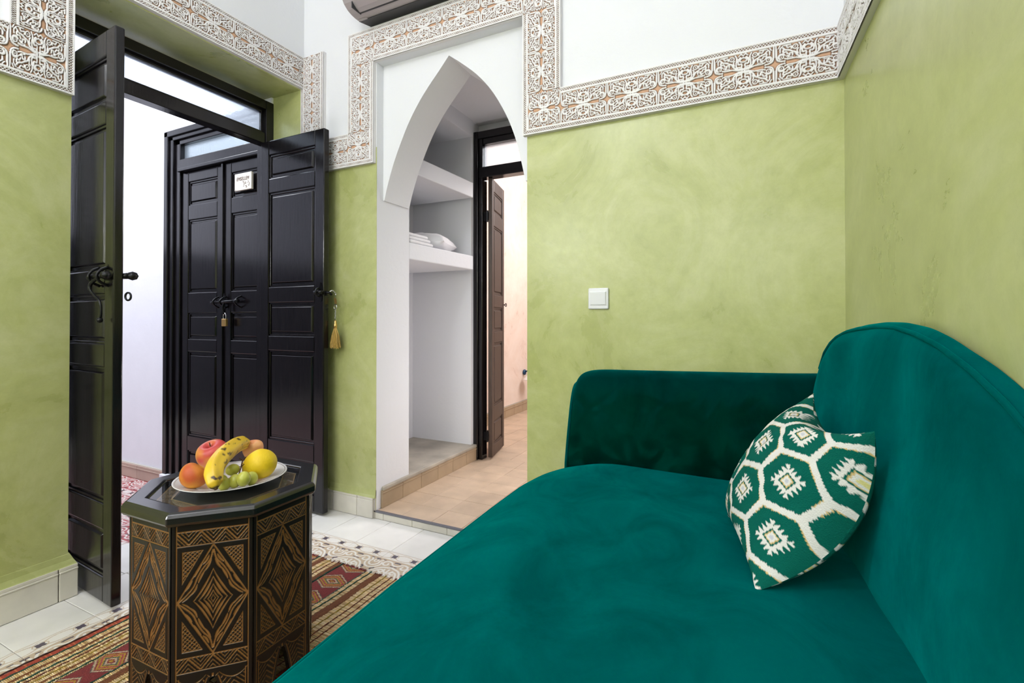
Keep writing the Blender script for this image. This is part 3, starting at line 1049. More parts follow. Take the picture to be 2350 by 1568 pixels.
# door_1: the open double door of the room
door1 = struct_empty('door_1', (-2.45, 1.355, 0), 'open black double door between the room and the hall')
b = MB()
for y0, y1 in ((.856, .888), (1.822, 1.872)):
    b.box(-2.50, -2.425, y0, y1, -.02, 2.235)
b.box(-2.50, -2.425, .888, 1.822, 2.185, 2.235)
b.box(-2.495, -2.430, .888, 1.822, 1.990, 2.052)
mobj('frame', b, M['door'], door1, bevel=.004)
b = MB()
for (y0, y1, z0, z1) in ((.888, 1.822, 2.170, 2.186), (.888, 1.822, 2.051, 2.064), (.888, .902, 2.06, 2.172), (1.806, 1.823, 2.06, 2.172)):
    b.box(-2.478, -2.446, y0, y1, z0, z1)
mobj('glazing_bead', b, M['door'], door1, bevel=.002)
b = MB(); b.box(-2.464, -2.460, .895, 1.815, 2.056, 2.178)
mobj('transom_pane', b, M['pane'], door1)
PAN = [(.10, .265), (.355, .835), (.915, 1.095), (1.180, 1.695), (1.775, 1.905)]
lr = leaf(door1, 'door_leaf', (-2.425, 1.790), (1, 0), (0, 1), .484, .034, .012, 1.985, PAN, .066, label='right hand leaf, seen on its panelled hall side')
ll = leaf(door1, 'door_leaf', (-2.425, .921), (.998, -.063), (.063, .998), .462, .030, .012, 2.025, [(a + .0, c + (.03 if c > 1.8 else 0)) for a, c in PAN], .066, label='left hand leaf, dark in the shade with the bolt and strap')
# hardware of the left leaf
b = MB()
b.tube([(-2.085, .874, 1.150), (-1.985, .874, 1.154)], .0085, 10)
b.tube([(-1.985, .874, 1.154), (-1.962, .874, 1.155)], .013, 12)
for x in (-2.06, -2.005):
    b.tube(crom([(x, .896, 1.185), (x, .872, 1.172), (x, .862, 1.152), (x, .872, 1.132), (x, .896, 1.12)], 4), .005, 8)
    b.add([(x - .012, .894, 1.168), (x + .012, .894, 1.168), (x, .892, 1.198)], [(0, 1, 2)])
mobj('bolt', b, M['iron'], ll, smooth=True)
b = MB()
b.tube(crom([(-2.015, .874, 1.150), (-2.052, .868, 1.130), (-2.058, .866, 1.108), (-2.035, .870, 1.085), (-2.010, .874, 1.063), (-2.006, .876, 1.030), (-2.010, .876, 1.008)], 6), [.006] * 13 + [.004] * 24, 8)
b.lathe([(0, -.010), (.008, -.007), (.010, 0), (.008, .007), (0, .010)], (-2.010, .874, 1.0), 12)
mobj('bolt_strap', b, M['iron'], ll, smooth=True)
b = MB()
b.tube([(-1.975, .926, 1.155), (-1.960, .936, 1.156)], .011, 12)
b.lathe([(0, -.016), (.013, -.011), (.0175, 0), (.013, .011), (0, .016)], (-1.952, .944, 1.156), 16)
mobj('knob', b, M['iron'], ll, smooth=True)
b = MB()
b.tube([(-1.954 + .011 * math.cos(a), .932 + .011 * math.cos(a) * .3, 1.083 + .0135 * math.sin(a)) for a in np.linspace(0, 2 * math.pi, 17)[:-1]], .0035, 8, closed=True)
mobj('ring', b, M['iron'], ll, smooth=True)
# hardware of the right leaf
b = MB()
b.tube([(-1.985, 1.772, 1.142), (-1.935, 1.772, 1.142)], .010, 12)
for s in (1, -1):
    b.add([(-1.975, 1.789, 1.15), (-1.945, 1.789, 1.15), (-1.955, 1.787, 1.142 + s * .05), (-1.958, 1.783, 1.142 + s * .05)], [(0, 1, 2, 3)])
b.tube([(-1.96 + .016 * math.sin(a) * 0, 1.772 + .016 * math.cos(a), 1.142 + .02 * math.sin(a)) for a in np.linspace(0, 2 * math.pi, 13)[:-1]], .005, 8, closed=True)
b.tube([(-1.941, 1.80, 1.142), (-1.925, 1.81, 1.142), (-1.918, 1.822, 1.13)], .006, 8)
mobj('bolt', b, M['iron'], lr, smooth=True)

# door_2: closed double door at the end of the hall
door2 = struct_empty('door_2', (-2.93, 1.86, HZ), 'closed black double door at the end of the hall')
b = MB()
for x0, x1, d in ((-3.425, -3.385, .03), (-3.385, -3.345, .018), (-3.345, -3.292, .004)):
    b.box(x0, x1, 1.86 - d, 1.92, HZ + .08, 2.225 + (x0 + 3.425) * -.55)
    xr0, xr1 = -2.857 * 2 - x1, -2.857 * 2 - x0
    if xr0 < -2.44: b.box(xr0, min(xr1, -2.431), 1.875 - d * .3, 1.92, HZ, 2.225 + (x0 + 3.425) * -.55)
b.box(-3.425, -2.431, 1.83, 1.92, 2.190, 2.228)
b.box(-3.385, -2.431, 1.842, 1.92, 2.165, 2.192)
b.box(-3.345, -2.431, 1.856, 1.92, 2.135, 2.168)
b.box(-3.292, -2.431, 1.850, 1.92, 1.972, 2.035)
b.box(-3.292, -2.431, 1.838, 1.92, 1.952, 1.975)
mobj('frame', b, M['door'], door2, bevel=.004)
b = MB(); b.box(-3.43, -3.34, 1.815, 1.90, HZ, HZ + .082)
mobj('frame_foot', b, M['hallwhite'], door2, bevel=.006)
b = MB(); b.box(-3.30, -2.431, 1.884, 1.888, 2.03, 2.14)
mobj('transom_pane', b, M['pane'], door2)
PH = [(-.02, .17), (.265, .80), (.880, 1.045), (1.175, 1.640), (1.735, 1.885)]
hl = leaf(door2, 'door_leaf', (-3.288, 1.868), (1, 0), (0, 1), .426, .036, HZ + .01, 1.952, PH, .066)
hr = leaf(door2, 'door_leaf', (-2.852, 1.862), (1, 0), (0, 1), .426, .036, HZ + .01, 1.952, PH, .066)
b = MB(); b.box(-2.866, -2.848, 1.850, 1.866, HZ + .01, 1.95)
mobj('meeting_strip', b, M['door'], hr, bevel=.003)
# iron bolt across the meeting stiles
b = MB()
b.tube([(-2.925, 1.832, 1.105), (-2.70, 1.832, 1.112)], .0085, 10)
b.tube([(-2.705, 1.832, 1.112), (-2.675, 1.832, 1.113)], .0125, 12)
for x in (-2.895, -2.83, -2.69):
    b.tube(crom([(x, 1.862, 1.142), (x, 1.838, 1.130), (x, 1.822, 1.109), (x, 1.838, 1.088), (x, 1.862, 1.076)], 4), .005, 8)
for s in (1, -1):
    b.add([(-2.845, 1.848, 1.11), (-2.805, 1.848, 1.11), (-2.825, 1.846, 1.11 + s * .055)], [(0, 1, 2)])
b.tube(crom([(-2.80, 1.832, 1.108), (-2.806, 1.826, 1.07), (-2.798, 1.828, 1.035)], 5), .007, 8)
mobj('bolt', b, M['iron'], hr, smooth=True)
# small lettered plate on the upper panel
b = MB(); b.box(-2.725, -2.575, 1.842, 1.856, 1.762, 1.862)
npl = mobj('name_plate', b, M['paper'], hr, bevel=.002)
npl['label'] = 'small cream sign with brown lettering'
tx = bpy.data.curves.new('lettering', 'FONT')
tx.body = 'EMSELLEM'
tx.size = .029; tx.align_x = 'CENTER'; tx.align_y = 'CENTER'; tx.extrude = .0006; tx.shear = .2
tob = bpy.data.objects.new('lettering', tx)
COL.objects.link(tob)
tob.rotation_euler = (math.pi / 2, 0, 0); tob.scale = (.85, 1, 1)
tob.location = (-2.652, 1.8415, 1.828)
bpy.context.view_layer.update()
dg = bpy.context.evaluated_depsgraph_get()
tme = bpy.data.meshes.new_from_object(tob.evaluated_get(dg))
mw = tob.matrix_world.copy()
bpy.data.objects.remove(tob)
tme.transform(mw)
tme.materials.clear(); tme.materials.append(M['ink'])
to = bpy.data.objects.new('lettering', tme); COL.objects.link(to); attach(to, npl)
b = MB()
for st in ([(-2.650, 1.808), (-2.645, 1.812), (-2.638, 1.800), (-2.640, 1.790)], [(-2.630, 1.810), (-2.629, 1.795)], [(-2.622, 1.800), (-2.621, 1.797)],
           [(-2.614, 1.804), (-2.608, 1.800)], [(-2.604, 1.812), (-2.594, 1.798), (-2.592, 1.786)], [(-2.645, 1.783), (-2.640, 1.785)],
           [(-2.628, 1.783), (-2.618, 1.785), (-2.614, 1.777), (-2.622, 1.774)], [(-2.604, 1.788), (-2.598, 1.786), (-2.596, 1.780)],
           [(-2.722 + .006, 1.856), (-2.714, 1.855)], [(-2.582, 1.856), (-2.584, 1.855)], [(-2.718, 1.768), (-2.712, 1.767)]):
    b.tube([(x, 1.8415, z) for x, z in st], .0014, 6)
mobj('script', b, M['ink'], npl)

# door_3: narrow double door at the end of the passage (left leaf open)
door3 = struct_empty('door_3', (-1.3, 2.93, FZ), 'dark door frame with one leaf standing open at the end of the passage')
b = MB()
b.box(-1.712, -1.672, 2.885, 2.985, FZ, 2.305); b.box(-1.672, -1.643, 2.90, 2.970, FZ, 2.305)
b.box(-.90, -.852, 2.885, 2.985, FZ, 2.305)
b.box(-1.68, -.86, 2.890, 2.985, 2.255, 2.305); b.box(-1.64, -.86, 2.902, 2.975, 2.215, 2.258)
b.box(-1.672, -.86, 2.897, 2.975, 1.985, 2.058)
mobj('frame', b, M['door'], door3, bevel=.004)
b = MB(); b.box(-1.645, -.89, 2.938, 2.942, 2.05, 2.222)
mobj('transom_pane', b, M['pane'], door3)
dd = Vector((-1.655 + 1.590, 3.22 - 2.935)).normalized()
l3 = leaf(door3, 'door_leaf', (-1.583, 2.935), (dd.x, dd.y), (-dd.y * -1 * -1, dd.x), .335, .030, .052, 1.985, [(.13, .30), (.40, .84), (.92, 1.09), (1.18, 1.66), (1.755, 1.90)], .05, M['doorbrown'], label='brown panelled leaf standing open into the bedroom')
b = MB()
for z in (.20, 1.72):
    b.tube([(-1.618, 2.925, z - .04), (-1.618, 2.925, z + .04)], .008, 8)
    b.box(-1.643, -1.606, 2.922, 2.928, z - .03, z + .03)
mobj('hinge', b, M['iron'], l3)
b = MB()
hx = Vector((-1.583, 2.935)) + dd * .33
b.tube([(hx.x + .01, hx.y + .012 + .012 * math.cos(a), 1.115 + .012 * math.sin(a)) for a in np.linspace(0, 2 * math.pi, 13)[:-1]], .003, 6, closed=True)
b.tube([(hx.x - .02, hx.y - .02, 1.115), (hx.x + .012, hx.y, 1.115)], .004, 6)
mobj('latch', b, M['iron'], l3)

# ================================================================== SOFA
sofa = thing('sofa', (-.2, .55, 0), 'emerald green velvet sofa with a curved back along the right wall', 'sofa')
SY0, SY1 = -.55, 1.79
XF = [(-.8, -.645), (.3, -.648), (.5, -.652), (.85, -.672), (1.30, -.682), (1.52, -.682), (1.62, -.668), (1.70, -.640), (1.75, -.612), (1.80, -.565)]
XBK = [(-.8, .262), (.6, .262), (.75, .256), (.92, .242), (1.2, .220), (1.5, .193), (1.7, .178), (1.85, .170)]


def seat_z(x, y):
    xf, xk = interp(XF, y), interp(XBK, y)
    u = (x - xf) / (xk - xf)
    e = min(1, max(0, u / .22)); e2 = min(1, max(0, (1 - u) / .25))
    dome = (1 - (1 - e) ** 2) * (.6 + .4 * (1 - (1 - e2) ** 2))
    far = min(1, max(0, (1.80 - y) / .35))
    z = .442 + .028 * dome * (.75 + .25 * (1 - (1 - far) ** 2))
    z += .0035 * math.sin(3.1 * y + 4 * x) * dome + .0025 * math.sin(7 * x - 5 * y + 1) * dome
    z -= .010 * math.exp(-((x + .02) ** 2 + (y - 1.16) ** 2) / .012)      # pressed down under the cushion
    return z


b = MB()
NU, NV = 60, 64
prof_front = [(-.0, -.0), (-.010, -.006), (-.015, -.016), (-.016, -.030), (-.012, -.10), (-.010, -.34)]


def seat_pt(i, j):
    y = SY0 + (SY1 - SY0) * i / (NU - 1)
    xf, xk = interp(XF, y), interp(XBK, y)
    k = NV - len(prof_front)
    if j < k:
        t = j / (k - 1)
        x = xk + .06 + (xf - xk - .06) * (1 - (1 - t) ** 1.25)
        return (x, y, seat_z(x, y))
    dx, dz = prof_front[j - k]
    return (xf + dx, y, seat_z(xf, y) + dz)


b.grid(seat_pt, NU, NV)
seat = mobj('seat', b, M['velvet'], sofa, smooth=True)
sm = seat.modifiers.new('sub', 'SUBSURF'); sm.levels = 1; sm.render_levels = 1
b = MB()
ys_ = [SY0 + (SY1 - .02 - SY0) * i / 60 for i in range(61)]
b.tube([(interp(XF, y) - .020, y, seat_z(interp(XF, y), y) - .020) for y in ys_], .0065, 8)
mobj('seat_piping', b, M['velvet'], sofa, smooth=True)
# far arm
b = MB()
NA = 40
AR = [(-.644, .0, .09), (-.646, .6, .075), (-.643, .85, .058), (-.636, .955, .036), (-.620, 1, .015), (-.585, 1, .003), (-.52, 1, 0), (-.42, 1, 0), (-.25, 1, 0), (-.05, 1, 0), (.10, 1, 0), (.20, 1, 0), (.25, 1, 0)]


def arm_prof(k, n):
    """closed rounded outline in (y,z) relative coordinates, k in 0..n"""
    path = crom([(1.800, .18), (1.793, .40), (1.788, .58), (1.792, .70), (1.802, .765), (1.820, .797), (1.842, .806), (1.864, .797), (1.880, .765), (1.884, .70), (1.884, .45), (1.884, .18)], 5)
    t = k / n * (len(path) - 1)
    i = min(int(t), len(path) - 2); f = t - i
    return path[i] * (1 - f) + path[i + 1] * f


def arm_pt(i, j):
    x, s, dz_ = AR[i]
    y, z = arm_prof(j, NA)
    top = .806 + .020 * (x + .6) / .8
    lean = (z - .45) * .085 if i < 6 else (z - .45) * .085 * max(0, 1 - (x + .58) / .2)
    cy = 1.84
    y = cy + (y - cy) * (.25 + .75 * s if s < 1 else 1)
    zz = .18 + (z - .18) / (.806 - .18) * (top - .18)
    zz = .18 + (zz - .18) * (1 - dz_ / .626)
    zz += .002 * math.sin(17 * x + 9 * y)
    return (x + max(0, lean), y, zz)


b.grid(arm_pt, len(AR), NA + 1)
arm = mobj('arm', b, M['velvetarm'], sofa, smooth=True)
sm = arm.modifiers.new('sub', 'SUBSURF'); sm.levels = 1; sm.render_levels = 2
b = MB()
b.tube([(arm_pt(2, j)[0] + .002, arm_pt(2, j)[1] + (-.004 if j < NA / 2 else .004), arm_pt(2, j)[2] + .003 * (1 if NA * .25 < j < NA * .75 else 0)) for j in range(NA + 1)], .0065, 8)
mobj('arm_piping', b, M['velvet'], sofa, smooth=True)
# camel back
ZT = [(-.6, .99), (-.3, .997), (0, .96), (.2, .87), (.45, .785), (.6, .805), (.72, .860), (.82, .908), (.90, .940), (1.0, .969), (1.1, .987), (1.2, .996), (1.3, .996), (1.4, .990), (1.48, .980), (1.55, .964), (1.60, .945), (1.65, .915), (1.70, .865), (1.74, .81), (1.80, .74)]
XT = [(-.6, .285), (.6, .285), (.8, .281), (1.0, .266), (1.2, .252), (1.4, .228), (1.55, .205), (1.65, .189), (1.72, .180), (1.85, .172)]


def back_pt(i, j):
    y = YB_[i]
    zc, zt = .40, interp(ZT, y)
    xk, xt, xr = interp(XBK, y), interp(XT, y), xb(y) - .010
    xt = min(xt, xr - .018)
    h = zt - zc
    P = [(xk + .045, zc - .06), (xk + .008, zc + .015), (xk - .004, zc + .10), (xk * .55 + xt * .45 - .010, zc + h * .45), (xt - .012, zc + h * .72), (xt - .004, zt - .055), (xt + .006, zt - .020), (xt + .022, zt - .003),
         (max(xt + .034, xr - .030), zt - .001), (xr - .014, zt - .012), (xr - .004, zt - .030), (xr, zt - .09), (xr, zt - .25), (xr, .2)]
    path = PATH.setdefault(i, crom(P, 4))
    x, z = path[j]
    x += .0018 * math.sin(23 * y + 8 * z)
    return (x, y, z)


PATH = {}
YB_ = [-.6 + (1.80 + .6) * i / 95 for i in range(96)]
b = MB()
b.grid(back_pt, 96, 53)
back = mobj('back', b, M['velvet'], sofa, smooth=True)
sm = back.modifiers.new('sub', 'SUBSURF'); sm.levels = 1; sm.render_levels = 1
b = MB()
b.tube([(min(interp(XT, y), xb(y) - .028) + .010, y, interp(ZT, y) - .010) for y in YB_ if y < 1.70], .0042, 8)
mobj('back_piping', b, M['velvet'], sofa, smooth=True)
b = MB(); b.box(-.62, .25, SY0 + .02, 1.77, .09, .33)
mobj('base_frame', b, M['velvet'], sofa, bevel=.01)
for x in (-.57, .18):
    for y in (SY0 + .1, 1.66):
        b = MB(); b.lathe([(.016, .0), (.020, .012), (.028, .092)], (x, y, .008), 16)
        mobj('leg', b, M['lacquer'], sofa, smooth=True)

# ================================================================== CUSHION
cush = thing('cushion', (.07, 1.25, .47), 'green and white diamond patterned cushion leaning on the sofa back', 'cushion')
BN, TN, TF, BF = [np.array(p) for p in ((.012, 1.075, .462), (.205, 1.070, .800), (.148, 1.415, .818), (-.050, 1.430, .470))]


def kilim(S, T):
    """S 0..1 near->far, T 0..1 bottom->top (cushion about 390 mm); colours"""
    X = S * 390; Y = T * 390
    G = np.array((.0, .115, .085)); W = np.array((.80, .77, .74)); O = np.array((.70, .50, .22)); Y2 = np.array((.75, .68, .28)); D = np.array((.10, .14, .13)); GR = np.array((.60, .60, .66))
    C = np.zeros(X.shape + (3,)) + G
    sx, sy = 136.0, 120.0
    a = math.radians(-14)
    x0, y0 = X - 92, Y - 212
    U = x0 * math.cos(a) - y0 * math.sin(a); V = x0 * math.sin(a) + y0 * math.cos(a)
    best = np.full(X.shape, 1e9); second = np.full(X.shape, 1e9); bu = np.zeros(X.shape); bv = np.zeros(X.shape); bi = np.zeros(X.shape, int)
    for r in range(-4, 5):
        for q in range(-4, 5):
            cu = q * sx + (r % 2) * sx / 2; cv = r * sy * .84
            d = np.hypot((U - cu), (V - cv) * 1.08)
            m = d < best
            second = np.where(m, best, np.minimum(second, d))
            bu = np.where(m, U - cu, bu); bv = np.where(m, V - cv, bv); bi = np.where(m, (r * 7 + q * 3) % 5, bi); best = np.where(m, d, best)
    saw = lambda s, p: np.abs(((s / p) % 1) - .5) * 2
    edge = (second - best) / 2
    wob = 1.6 * saw(U * .8 + V * .6, 6)
    ln = edge < 5.6 + 1.5 * wob
    C[ln] = W
    C[(edge > 5.2 + 1.5 * wob) & (edge < 6.8 + 1.5 * wob) & (bv > 0)] = O
    # serrated lozenges
    k = 1.0 + .12 * ((bi % 3) - 1)
    au, av = np.abs(bu), np.abs(bv)
    sq = np.maximum(au, av * 1.05)
    b1, b2 = (bu + bv) * .707, (bu - bv) * .707
    rot = bi % 5 == 1
    m0 = np.where(rot, np.maximum(np.abs(b1), np.abs(b2)), sq)
    th = np.where(rot, np.where(np.abs(b1) > np.abs(b2), b2, b1), np.where(au > av, bv, bu))
    ser = 14.0 * saw(th, 11.0) * np.clip(1.25 - np.abs(th) / 60, .3, 1)
    star = m0 < (21.5 * k + .93 * ser)
    C[star] = W
    C[(m0 < 16.0 * k) & (bi % 5 != 1)] = G
    C[(m0 < 12.4 * k) & (bi % 5 != 1)] = O
    C[(m0 < 9.6 * k) & (bi % 5 != 1)] = W
    C[(m0 < 4.5 * k)] = GR
    C[(m0 < 4.5 * k) & (bi % 3 == 1)] = Y2
    C[(m0 < 6.0) & (bi % 5 == 1)] = D
    return C


def cushion_side(sgn, n=190):
    s = np.linspace(0, 1, n); S, T = np.meshgrid(s, s, indexing='ij')
    # drawn-in edges
    ins = .15
    a = 1 - (2 * T - 1) ** 2; c = 1 - (2 * S - 1) ** 2
    S2 = S + ins * a * (.5 - S) * np.abs(2 * S - 1) ** 2.0
    T2 = T + ins * c * (.5 - T) * np.abs(2 * T - 1) ** 2.0 * np.where(T > .5, 2.0, 1.0)
    P = ((1 - S2) * (1 - T2))[..., None] * BN + ((1 - S2) * T2)[..., None] * TN + (S2 * T2)[..., None] * TF + (S2 * (1 - T2))[..., None] * BF
    N = np.cross(TN - BN, BF - BN); N /= np.linalg.norm(N)
    if N[0] > 0: N = -N
    h = (np.clip(16 * S * (1 - S) * T * (1 - T), 0, 1)) ** .52
    amp = .102 if sgn > 0 else .045
    h = h * amp
    # soft folds of the quilted cloth
    h += (.0022 * np.sin(60 * S + 18 * T) * np.sin(22 * T + 4)) * (c * a) * (sgn > 0)
    # the near seam sags back towards the sofa
    P = P - (.078 * a * (1 - S) ** 1.6)[..., None] * N
    P = P + sgn * h[..., None] * N
    C = kilim(S, T if sgn > 0 else 1 - T)
    return P.reshape(-1, 3), grid_quads(n, n), C.reshape(-1, 3)


P1, Q1, C1 = cushion_side(1)
P2, Q2, C2 = cushion_side(-1)
mf = bpy.data.objects.new('front_cover', np_mesh('front_cover', P1, Q1, M['kilim'], C1, True)); COL.objects.link(mf); attach(mf, cush)
mb_ = bpy.data.objects.new('back_cover', np_mesh('back_cover', P2, Q2[:, ::-1], M['kilim'], C2, True)); COL.objects.link(mb_); attach(mb_, cush)

# ================================================================== OCTAGONAL TABLE
TC = np.array((-1.348, .905)); TROT = math.radians(1.0)
table = thing('side_table', (TC[0], TC[1], 0.012), 'black octagonal side table with carved tan patterns on the reed mat', 'table')


def octv(r, k):
    a = math.radians(247.5 + 45 * k) + TROT
    return (TC[0] + r * math.cos(a), TC[1] + r * math.sin(a))


RB = .229                    # body circumradius
EDGE = 2 * RB * math.sin(math.pi / 8)
Z0, Z1 = .009, .505


def carve(X, Z):
    """X mm from the middle of the side, Z mm above the floor. returns groove coverage 0..1 and tan mix"""
    X = X * .915
    g = np.full(X.shape, 1e9)
    aX = np.abs(X)
    def add(d, hw):
        np.minimum(g, d - hw, out=g)
    add(np.abs(aX - 71), 1.3)
    for z in (482, 447, 174, 139):
        add(np.where(aX < 72, np.abs(Z - z), 1e9), 1.3)
    for z0, z1 in ((449, 480), (141, 172)):
        inb = (Z > z0) & (Z < z1) & (aX < 70)
        tri = np.abs(((X + 24) % 48) - 24)
        zr = (Z - z0) if z0 > 300 else (z1 - Z)
        val = zr - 1.30 * tri
        stripe = np.abs(((val + 4) % 10.5) - 5.25) - .1
        edge_ = np.abs(val - 0) - 1.4
        add(np.where(inb, np.minimum(stripe, edge_), 1e9), 1.5)
    zc = 310.5; hz = 134.0; hx = 70.0
    z = np.abs(Z - zc)
    inf = (Z > 176) & (Z < 445) & (aX < 70)
    L = aX / hx + z / hz
    sc = 1 / math.hypot(1 / hx, 1 / hz)
    add(np.where(inf, np.abs(L - 1) * sc, 1e9), 1.7)
    # concave nested lozenges in the middle, cut as swelling strokes
    q = (aX / hx) ** .86 + (z / hz) ** .86
    u = np.arctan2(z / hz, aX / hx) / (math.pi / 2)
    swell = np.sin(np.pi * np.clip(u, 0, 1)) ** .8
    for lv, h0, h1 in ((.10, 1.0, 1.1), (.20, 1.0, 1.6), (.32, .9, 2.5), (.46, .9, 3.0), (.60, .8, 2.2)):
        add(np.where(inf, np.abs(q - lv) * sc * .95 - (h0 + (h1 - h0) * swell), 1e9), 0)
    add(np.where(inf, seg_dist(aX, z, crom([(1, 120), (6, 98), (20, 78), (31, 56), (38, 36), (51, 18), (68, 1)], 6)), 1e9), 1.8)
    for pts, h_ in (([(8, 108), (13, 97), (20, 88)], 2.3), ([(23, 86), (31, 72), (36, 60)], 2.3), ([(41, 50), (48, 37), (57, 25)], 2.2),
                    ([(4, 98), (9, 84), (17, 70)], 2.4), ([(16, 74), (24, 58), (29, 44)], 2.4), ([(31, 40), (36, 26), (46, 14)], 2.3), ([(42, 20), (50, 10), (60, 2)], 1.7)):
        c = crom(pts, 6)
        for kk in range(len(c) - 1):
            f_ = math.sin(math.pi * (kk + .5) / (len(c) - 1)) ** .6
            add(np.where(inf, seg_dist(aX, z, c[kk:kk + 2]), 1e9), .5 + h_ * f_ * .8)
    # corner triangles, cross-hatched
    tri_ = np.minimum(np.minimum(60 - aX, 122 - z), (L - 1.19) * sc)
    hat = np.minimum(np.abs(((aX + z * .9) % 9) - 4.5), np.abs(((aX - z * .9) % 9) - 4.5)) - 1.35
    hat = np.where(tri_ < 2.0, -2, hat)
    add(np.where((tri_ > 0) & inf, hat, 1e9), .0)
    # legs
    leg = Z < 137
    arc = 128 - 20 * (1 - np.clip((aX - 41) / 30, -1, 1) ** 2)
    add(np.where(leg & (aX > 13) & (aX < 70), np.abs(Z - arc), 1e9), 1.3)
    n1 = notch(Z) + 6
    add(np.where(leg & (Z < 126), np.abs(aX - n1), 1e9), 1.3)
    add(np.where(leg & (Z < 126), np.abs(aX - 66), 1e9), 1.0)
    mid = (n1 + 68) / 2
    vv = Z + 1.1 * np.abs(aX - mid)
    add(np.where(leg & (Z < arc - 4) & (aX > n1 + 3) & (aX < 66), np.abs(((vv) % 13) - 6.5), 1e9), 1.6)
    return g


def notch(z):
    """half width in mm of the pointed opening between the legs"""
    return np.where(z < 118, 4 + 26 * (1 - np.clip(z / 118, 0, 1)) ** .75, -5)


def side_mesh():
    W = EDGE * 1000
    nu, nv = 150, 430
    x = np.linspace(-W / 2 + 1.2, W / 2 - 1.2, nu); zz = np.linspace(Z0 * 1000, Z1 * 1000 - 1, nv)
    X, Z = np.meshgrid(x, zz, indexing='ij')
    g = carve(X, Z)
    h = 1 - sst(-.45, .55, g)
    V = np.stack([X.ravel() / 1000, -(.0005 + .0020 * (1 - h)).ravel(), Z.ravel() / 1000], 1)
    tan = np.array((.34, .165, .05)); tan2 = np.array((.20, .088, .026)); blk = np.array((.010, .008, .007))
    r2 = np.sin(X * 1.7 + Z * 2.3) * np.sin(X * .9 - Z * 1.1)
    t = np.clip(.5 + .5 * r2, 0, 1)[..., None]
    hh = sst(.3, .75, h)[..., None]
    C = blk * (1 - hh) + (tan * t + tan2 * (1 - t)) * hh
    Q = grid_quads(nu, nv)
    keep = (np.abs(X.ravel()) > notch(Z.ravel()) * 1.09)[Q].any(axis=1)
    return np_mesh('carved_face', V, Q[keep], M['carve'], C.reshape(-1, 3), True)


SM_ = side_mesh()
sb = MB()
outl = [(-EDGE / 2, Z0), (-.0325, Z0)] + [(-float(notch(np.array(z))) * 1.09 / 1000, z / 1000) for z in (30, 55, 80, 100, 112, 117.9)] + [(0, .1215)]
outl = outl + [(-x, z) for x, z in outl[::-1][1:]] + [(EDGE / 2, Z1 - .002), (-EDGE / 2, Z1 - .002)]
sb.prism(outl, lambda p, k: (p[0], .0 if k == 0 else .014, p[1]))
proto_me = None
for k in range(8):
    a = math.radians(270 + 45 * k) + TROT
    ap = RB * math.cos(math.pi / 8)
    loc = (TC[0] + ap * math.cos(a), TC[1] + ap * math.sin(a), 0)
    rot = (0, 0, a + math.pi / 2)
    if proto_me is None:
        o = mobj('side_panel', sb, M['lacquer'])
        proto_me = o.data
        o.location = loc; o.rotation_euler = rot
        attach(o, table)
    else:
        o = inst('side_panel', proto_me, loc, table, rot)
    c = bpy.data.objects.new('carved_face', SM_)
    COL.objects.link(c); c.parent = o
# table top: rounded rim, inlaid carved border, glass
RT = .249
prof = [(.192, .512), (.193, .531), (.198, .5345), (RT - .012, .535), (RT - .004, .5315), (RT, .524), (RT, .510), (RT - .004, .5025), (RT - .012, .499), (.15, .499), (.15, .512)]
b = MB()
n = len(prof)
vs = []
for r, z in prof:
    for k in range(8):
        x, y = octv(r, k); vs.append((x, y, z))
fs = []
for i in range(n):
    j = (i + 1) % n
    for k in range(8):
        fs.append((i * 8 + k, i * 8 + (k + 1) % 8, j * 8 + (k + 1) % 8, j * 8 + k))
b.add(vs, fs)
mobj('top_rim', b, M['lacquer'], table, bevel=.003, seg=3)
b = MB(); b.prism([octv(.196, k) for k in range(8)], lambda p, k: (p[0], p[1], (.500, .514)[k]))
topb = mobj('top_board', b, M['lacquer'], table)


def ring_mesh():
    nu, nv = 96, 26
    t = np.linspace(-1, 1, nu); rr = np.linspace(.140, .182, nv)
    T, R_ = np.meshgrid(t, rr, indexing='ij')
    half = R_ * math.sin(math.pi / 8); ap = R_ * math.cos(math.pi / 8)
    X = half * T * 1000; Z = (R_ - .140) * 1000
    g = np.full(X.shape, 1e9)
    np.minimum(g, np.abs(Z - 2) - 1.2, out=g); np.minimum(g, np.abs(Z - 39) - 1.2, out=g)
    tri = np.abs(((X + 17) % 34) - 17)
    val = Z - 2 - 1.9 * tri
    inb = (Z > 3) & (Z < 38)
    np.minimum(g, np.where(inb, np.abs(((val + 4) % 9) - 4.5) - 1.7, 1e9), out=g)
    h = 1 - sst(-.6, .9, g)
    V = np.stack([(X / 1000).ravel(), -ap.ravel(), -.0012 * h.ravel()], 1)
    hh = sst(.25, .7, h)[..., None]
    C = np.array((.008, .007, .007)) * (1 - hh) + np.array((.46, .25, .10)) * hh
    return np_mesh('carved_border', V, grid_quads(nu, nv), M['carve'], C.reshape(-1, 3), True)


RM = ring_mesh()
for k in range(8):
    inst('carved_border', RM, (TC[0], TC[1], .5165), topb, (0, 0, TROT + math.radians(45 * k)))
b = MB(); b.prism([octv(.1915, k) for k in range(8)], lambda p, k: (p[0], p[1], (.5250, .5295)[k]))
mobj('glass_top', b, M['glass'], table)

# ================================================================== PLATE OF FRUIT
PK = 1.0345
P0 = np.array((-1.305, .880, .5448))
PC = Vector((-1.350, .910, .5298))


def ft(p):
    return tuple(np.array(PC) + (np.array(p, float) - P0) * PK)


